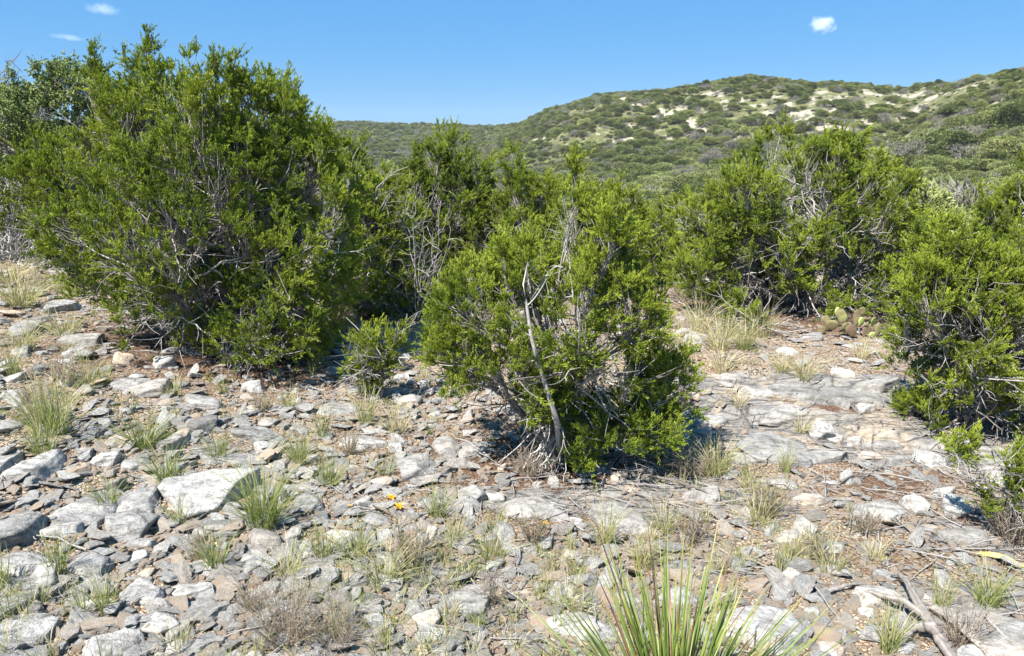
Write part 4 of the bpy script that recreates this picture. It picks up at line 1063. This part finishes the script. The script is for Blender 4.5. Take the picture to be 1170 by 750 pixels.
V = np.stack([C - Sd * hw - nn_, C + Sd * hw - nn_, C + Sd * hw + nn_, C - Sd * hw + nn_], 1); idx = np.arange(len(C) * 4).reshape(-1, 4)
Q = np.concatenate([np.stack([idx[:-1, j], idx[:-1, (j + 1) % 4], idx[1:, (j + 1) % 4], idx[1:, j]], -1) for j in range(4)])
o = link('measuring_tape', fast_mesh('measuring_tape', V.reshape(-1, 3) - P[0], Q, None, False, [m], extra={'along': np.repeat(al, 4), 'across': np.tile([0, 1, 1, 0], len(C))}), None, P[0])
tag(o, 'yellow measuring tape lying across the gravel at the right edge', 'tape')

# ------------------------------------------------------------------ hillside shrubs
def shrub_mesh(seed, grey=False, n=1500, fs=1.0):
    r = np.random.default_rng(seed); lp = []
    for i in range(r.integers(4, 8)): lp.append((np.array([r.normal(0, .42), r.normal(0, .42), r.uniform(.45, .95)]), r.uniform(.38, .62), r.uniform(.35, .6)))
    lp.append((np.array([0, 0, .45]), .95, .5))
    P, O = [], []
    for c, a, h in lp:
        k = int(n * a * h / sum(q[1] * q[2] for q in lp)); D = unit(r.normal(size=(k, 3))); D[:, 2] = np.abs(D[:, 2]) * .9 - .1
        P.append(c + D * [a, a, h] * r.uniform(.72, 1.05, k)[:, None]); O.append(D)
    P = np.concatenate(P); O = np.concatenate(O); k = vnoise(P + seed, 4.5) > -.45; P, O = P[k], O[k]; P[:, 2] = np.maximum(P[:, 2], .02)
    d = unit(O + r.normal(0, .5, P.shape) + [0, 0, .5]); m_ = len(P)
    tint = np.clip(.45 + .25 * vnoise(P + 3, 3) + r.normal(0, .12, m_), 0, 1)
    if grey: V, Fc, T = spindles(P, d, .28 * r.uniform(.6, 1.3, m_), .012 * np.ones(m_), tint, r)
    else: V, Fc, T = spindles(P, d, .17 * fs * r.uniform(.6, 1.3, m_), .042 * fs * r.uniform(.7, 1.2, m_), tint, r)
    mi = np.zeros(len(Fc), int)
    # stems
    ns = 14 if not grey else 40
    E = P[r.integers(0, m_, ns)]; cu = bez(np.zeros((ns, 3)), E * [.5, .5, .25], E, 5); V2, Q2, T2 = tubes(cu, np.linspace(.03, .012, 5)[None] * np.ones((ns, 1)), 4, .6)
    tri = np.concatenate([Q2[:, [0, 1, 2]], Q2[:, [0, 2, 3]]])
    Fc = np.concatenate([Fc, tri + len(V)]); V = np.concatenate([V, V2]); T = np.concatenate([T, T2]); mi = np.concatenate([mi, np.ones(len(tri), int)])
    return fast_mesh('hillside_shrub', V, Fc, T, False, [M_HGREY if grey else M_HILL, M_BARK], mi)
SM = [shrub_mesh(40 + k, False, 2600, .72) for k in range(6)] + [shrub_mesh(60 + k, True, 900) for k in range(2)] + [shrub_mesh(80 + k, False, 9000, .36) for k in range(3)]
r = np.random.default_rng(99)
n = 150000
rr = np.sqrt(r.uniform(11 ** 2, 430 ** 2, n)); az = r.uniform(-.80, .80, n)
# more candidates close by
rr = np.concatenate([rr, np.sqrt(r.uniform(11 ** 2, 120 ** 2, 5200))]); az = np.concatenate([az, r.uniform(-.8, .8, 5200)])
x = rr * np.sin(az); y = rr * np.cos(az); Rr = np.interp(az, _az, _R)
keep = (rr < Rr * 1.08) & (vnoise(P2(x, y, 6), .09) + r.normal(0, .4, len(x)) > -.85) & (r.random(len(x)) > bare(x, y) * .9)
keep &= r.random(len(x)) < np.where(rr < 120, 1.0, .95)
for t in TREES.values(): keep &= np.hypot(x - t['b'][0], y - t['b'][1]) > 2.0
keep &= ~((az > .0) & (az < .6) & (rr < 13))
x, y, rr, az = x[keep], y[keep], rr[keep], az[keep]
s = (.35 + 1.1 * r.random(len(x)) ** 2.0) * (1 + .35 * vnoise(P2(x, y, 33), .05)) * np.where(rr < 30, .7, 1.0) * (1 - .3 * sstep(70, 150, rr)) * np.where(rr > .8 * np.interp(az, _az, _R), .85, 1.0)
var = np.where(r.random(len(x)) < .13, r.integers(6, 8, len(x)), r.integers(0, 6, len(x)))
var = np.where((rr < 42) & (var < 6), r.integers(8, 11, len(x)), var)
z = hgt(x, y) - .05
rot = np.stack([r.normal(0, .08, len(x)), r.normal(0, .08, len(x)), r.uniform(0, 6.28, len(x))], -1); scl = np.stack([s * r.uniform(.8, 1.7, len(x)), s * r.uniform(.8, 1.5, len(x)), s * r.uniform(.6, 1.1, len(x))], -1)
# visible from the camera and largest in the picture -> individuals
inv = np.abs(az) < .62
def horizon_visible(i):
    P = np.array([x[i], y[i], z[i] + s[i] * 1.1]); t = np.linspace(.05, .98, 60)[:, None]; q = CAM + (P - CAM) * t
    return bool(np.all(q[:, 2] > hgt(q[:, 0], q[:, 1]) - .1))
_boxes = []
for t in TREES.values():
    for (px, py, rx, rz) in t['L']: _boxes.append((px, py, rx * .8, rz * .8))
_boxes = np.array(_boxes)
def proj(P):
    v = P - CAM; zf = v @ FWD; return CX + F * v[0] / zf, CY - F * (v @ UP) / zf
order = np.argsort(-(s / rr)); ind = []
for i in order:
    if not inv[i]: continue
    u, v = proj(np.array([x[i], y[i], z[i] + s[i] * .7]))
    if u < -10 or u > 1180: continue
    if np.any(((u - _boxes[:, 0]) / _boxes[:, 2]) ** 2 + ((v - _boxes[:, 1]) / _boxes[:, 3]) ** 2 < 1): continue
    if not horizon_visible(i): continue
    ind.append(i)
    if len(ind) >= 290: break
for i in ind:
    o = link('hillside_shrub', SM[var[i]]); o.location = (x[i], y[i], z[i]); o.rotation_euler = rot[i]; o.scale = scl[i]
    u, v = proj(np.array([x[i], y[i], z[i] + s[i] * .7]))
    g = 'grey leafless' if var[i] in (6, 7) else 'round green'
    if u < 560: w = 'on the low far ridge left of the saddle' 
    elif u < 760: w = 'on the slope above the middle juniper'
    elif u < 1000: w = 'on the slope around the top of the right juniper'
    else: w = 'on the near hillside at the right edge'
    w2 = 'large' if s[i] > 1.05 else ('mid-sized' if s[i] > .75 else 'small')
    tag(o, f'{w2} {g} shrub {w}', 'shrub', f'{w2} {g} shrubs {w}')
mask = np.ones(len(x), bool); mask[ind] = False
pr = [proto('scrub', m_) for m_ in SM]
scatter('hillside_scrub', np.stack([x, y, z], -1)[mask], rot[mask], scl[mask], var[mask], pr, 'dense green scrub covering the far hillsides', 'scrub')

# ------------------------------------------------------------------ clouds
def cloud(px, py, wpx, hpx, label, seed, dens):
    Y = 2500.0; c = pix2pt(px, py, Y); s = Y / F
    r = np.random.default_rng(seed); D, Fc = ico(4); V = D * np.array([wpx * .5, wpx * .4, hpx * .5]) * s
    V = V * (1 + .15 * fbm(V, 2.2 / (wpx * s), 3))[:, None]
    m, nt = newmat('cloud'); tc = N(nt, 'ShaderNodeTexCoord'); out = N(nt, 'ShaderNodeOutputMaterial'); pv = N(nt, 'ShaderNodeVolumePrincipled')
    mp = N(nt, 'ShaderNodeMapping'); mp.inputs['Scale'].default_value = (2 / (wpx * s), 2 / (wpx * .8 * s), 2 / (hpx * s)); L(nt, tc.outputs['Object'], mp.inputs[0])
    ln = N(nt, 'ShaderNodeVectorMath', operation='LENGTH'); L(nt, mp.outputs[0], ln.inputs[0])
    fall = mth(nt, 'SUBTRACT', 1.0, ln.outputs['Value']); nz = noise(nt, tc.outputs['Object'], 5.0 / (wpx * s), 4, .6); nz.node.noise_dimensions = '4D'; nz.node.inputs['W'].default_value = seed
    v = mth(nt, 'ADD', fall, mth(nt, 'MULTIPLY', mth(nt, 'SUBTRACT', nz, .58), 2.2))
    dn = mth(nt, 'MULTIPLY', mth(nt, 'MAXIMUM', v, 0.0), dens / s)
    L(nt, dn, pv.inputs['Density']); pv.inputs['Color'].default_value = (1, 1, 1, 1); pv.inputs['Anisotropy'].default_value = .2; L(nt, pv.outputs[0], out.inputs['Volume'])
    o = link('cloud', fast_mesh('cloud', V, Fc, None, True, [m]), None, c); o.rotation_euler = (0, r.uniform(.0, .2) if wpx > 30 else 0, 0)
    tag(o, label, 'cloud')
cloud(940, 29, 34, 22, 'small bright puffy cloud above the hill at right', 5, .28)
cloud(117, 11, 42, 14, 'thin wispy cloud near the top left corner', 8, .06)
cloud(78, 43, 44, 8, 'faint flat streak of cloud below the wispy one at top left', 6, .045)

# ------------------------------------------------------------------ thin air haze in the distance
bm = bmesh.new(); bmesh.ops.create_cube(bm, size=1); zlo, zhi = min(float(hgt(np.array([800 * math.sin(a) * f for a in np.linspace(0, 6.28, 90) for f in (.1, .3, .6, 1)]), np.array([800 * math.cos(a) * f for a in np.linspace(0, 6.28, 90) for f in (.1, .3, .6, 1)])).min()) - 3, -12), 40.0
for v in bm.verts: v.co = (v.co.x * 1640, v.co.y * 1640, (v.co.z + .5) * (zhi - zlo) + zlo)
me = bpy.data.meshes.new('haze'); bm.to_mesh(me); bm.free(); m, nt = newmat('haze_air'); o_ = N(nt, 'ShaderNodeOutputMaterial'); pv = N(nt, 'ShaderNodeVolumePrincipled')
pv.inputs['Color'].default_value = (.80, .88, 1, 1); pv.inputs['Density'].default_value = .00028; L(nt, pv.outputs[0], o_.inputs['Volume']); me.materials.append(m)
tag(link('haze', me), 'thin bluish haze softening the far hills', 'haze', None, 'stuff')
# ------------------------------------------------------------------ light, sky, camera
SUN_EL = 55.0; SUN_AZ = -136.0      # azimuth measured from +Y towards +X
w = bpy.data.worlds.new('World'); sc.world = w; w.use_nodes = True; nt = w.node_tree
bg = nt.nodes['Background']; sk = nt.nodes.new('ShaderNodeTexSky'); sk.sky_type = 'NISHITA'; sk.sun_disc = False
sk.sun_elevation = R(SUN_EL); sk.sun_rotation = R(SUN_AZ); sk.altitude = 800; sk.air_density = 1.0; sk.dust_density = 0.0; sk.ozone_density = 3.0
hs = nt.nodes.new('ShaderNodeHueSaturation'); hs.inputs['Saturation'].default_value = 1.25; nt.links.new(sk.outputs[0], hs.inputs['Color']); cm = mix(nt, .78, hs.outputs[0], (.62, 2.62, 5.6)); nt.links.new(cm, bg.inputs[0]); bg.inputs[1].default_value = .064
s = bpy.data.lights.new('sun', 'SUN'); s.energy = 4.9; s.angle = R(.5); s.color = (1, .94, .85)
so = bpy.data.objects.new('sun', s); COL.objects.link(so)
dv = Vector((math.sin(R(SUN_AZ)) * math.cos(R(SUN_EL)), math.cos(R(SUN_AZ)) * math.cos(R(SUN_EL)), math.sin(R(SUN_EL))))
so.rotation_euler = dv.to_track_quat('Z', 'Y').to_euler(); so.location = (-3, 0, 8)
cam = bpy.data.cameras.new('camera'); co = bpy.data.objects.new('camera', cam); COL.objects.link(co)
cam.sensor_width = 36; cam.lens = F / 1170 * 36; cam.clip_start = .05; cam.clip_end = 10000
co.location = (0, 0, CAMZ); co.rotation_euler = (math.pi / 2 - PITCH, 0, 0); sc.camera = co
sc.view_settings.view_transform = 'Standard'; sc.view_settings.look = 'None'; sc.view_settings.exposure = 1.3; sc.view_settings.gamma = 1
sc.cycles.max_bounces = 5; sc.cycles.transparent_max_bounces = 8; sc.cycles.volume_bounces = 3
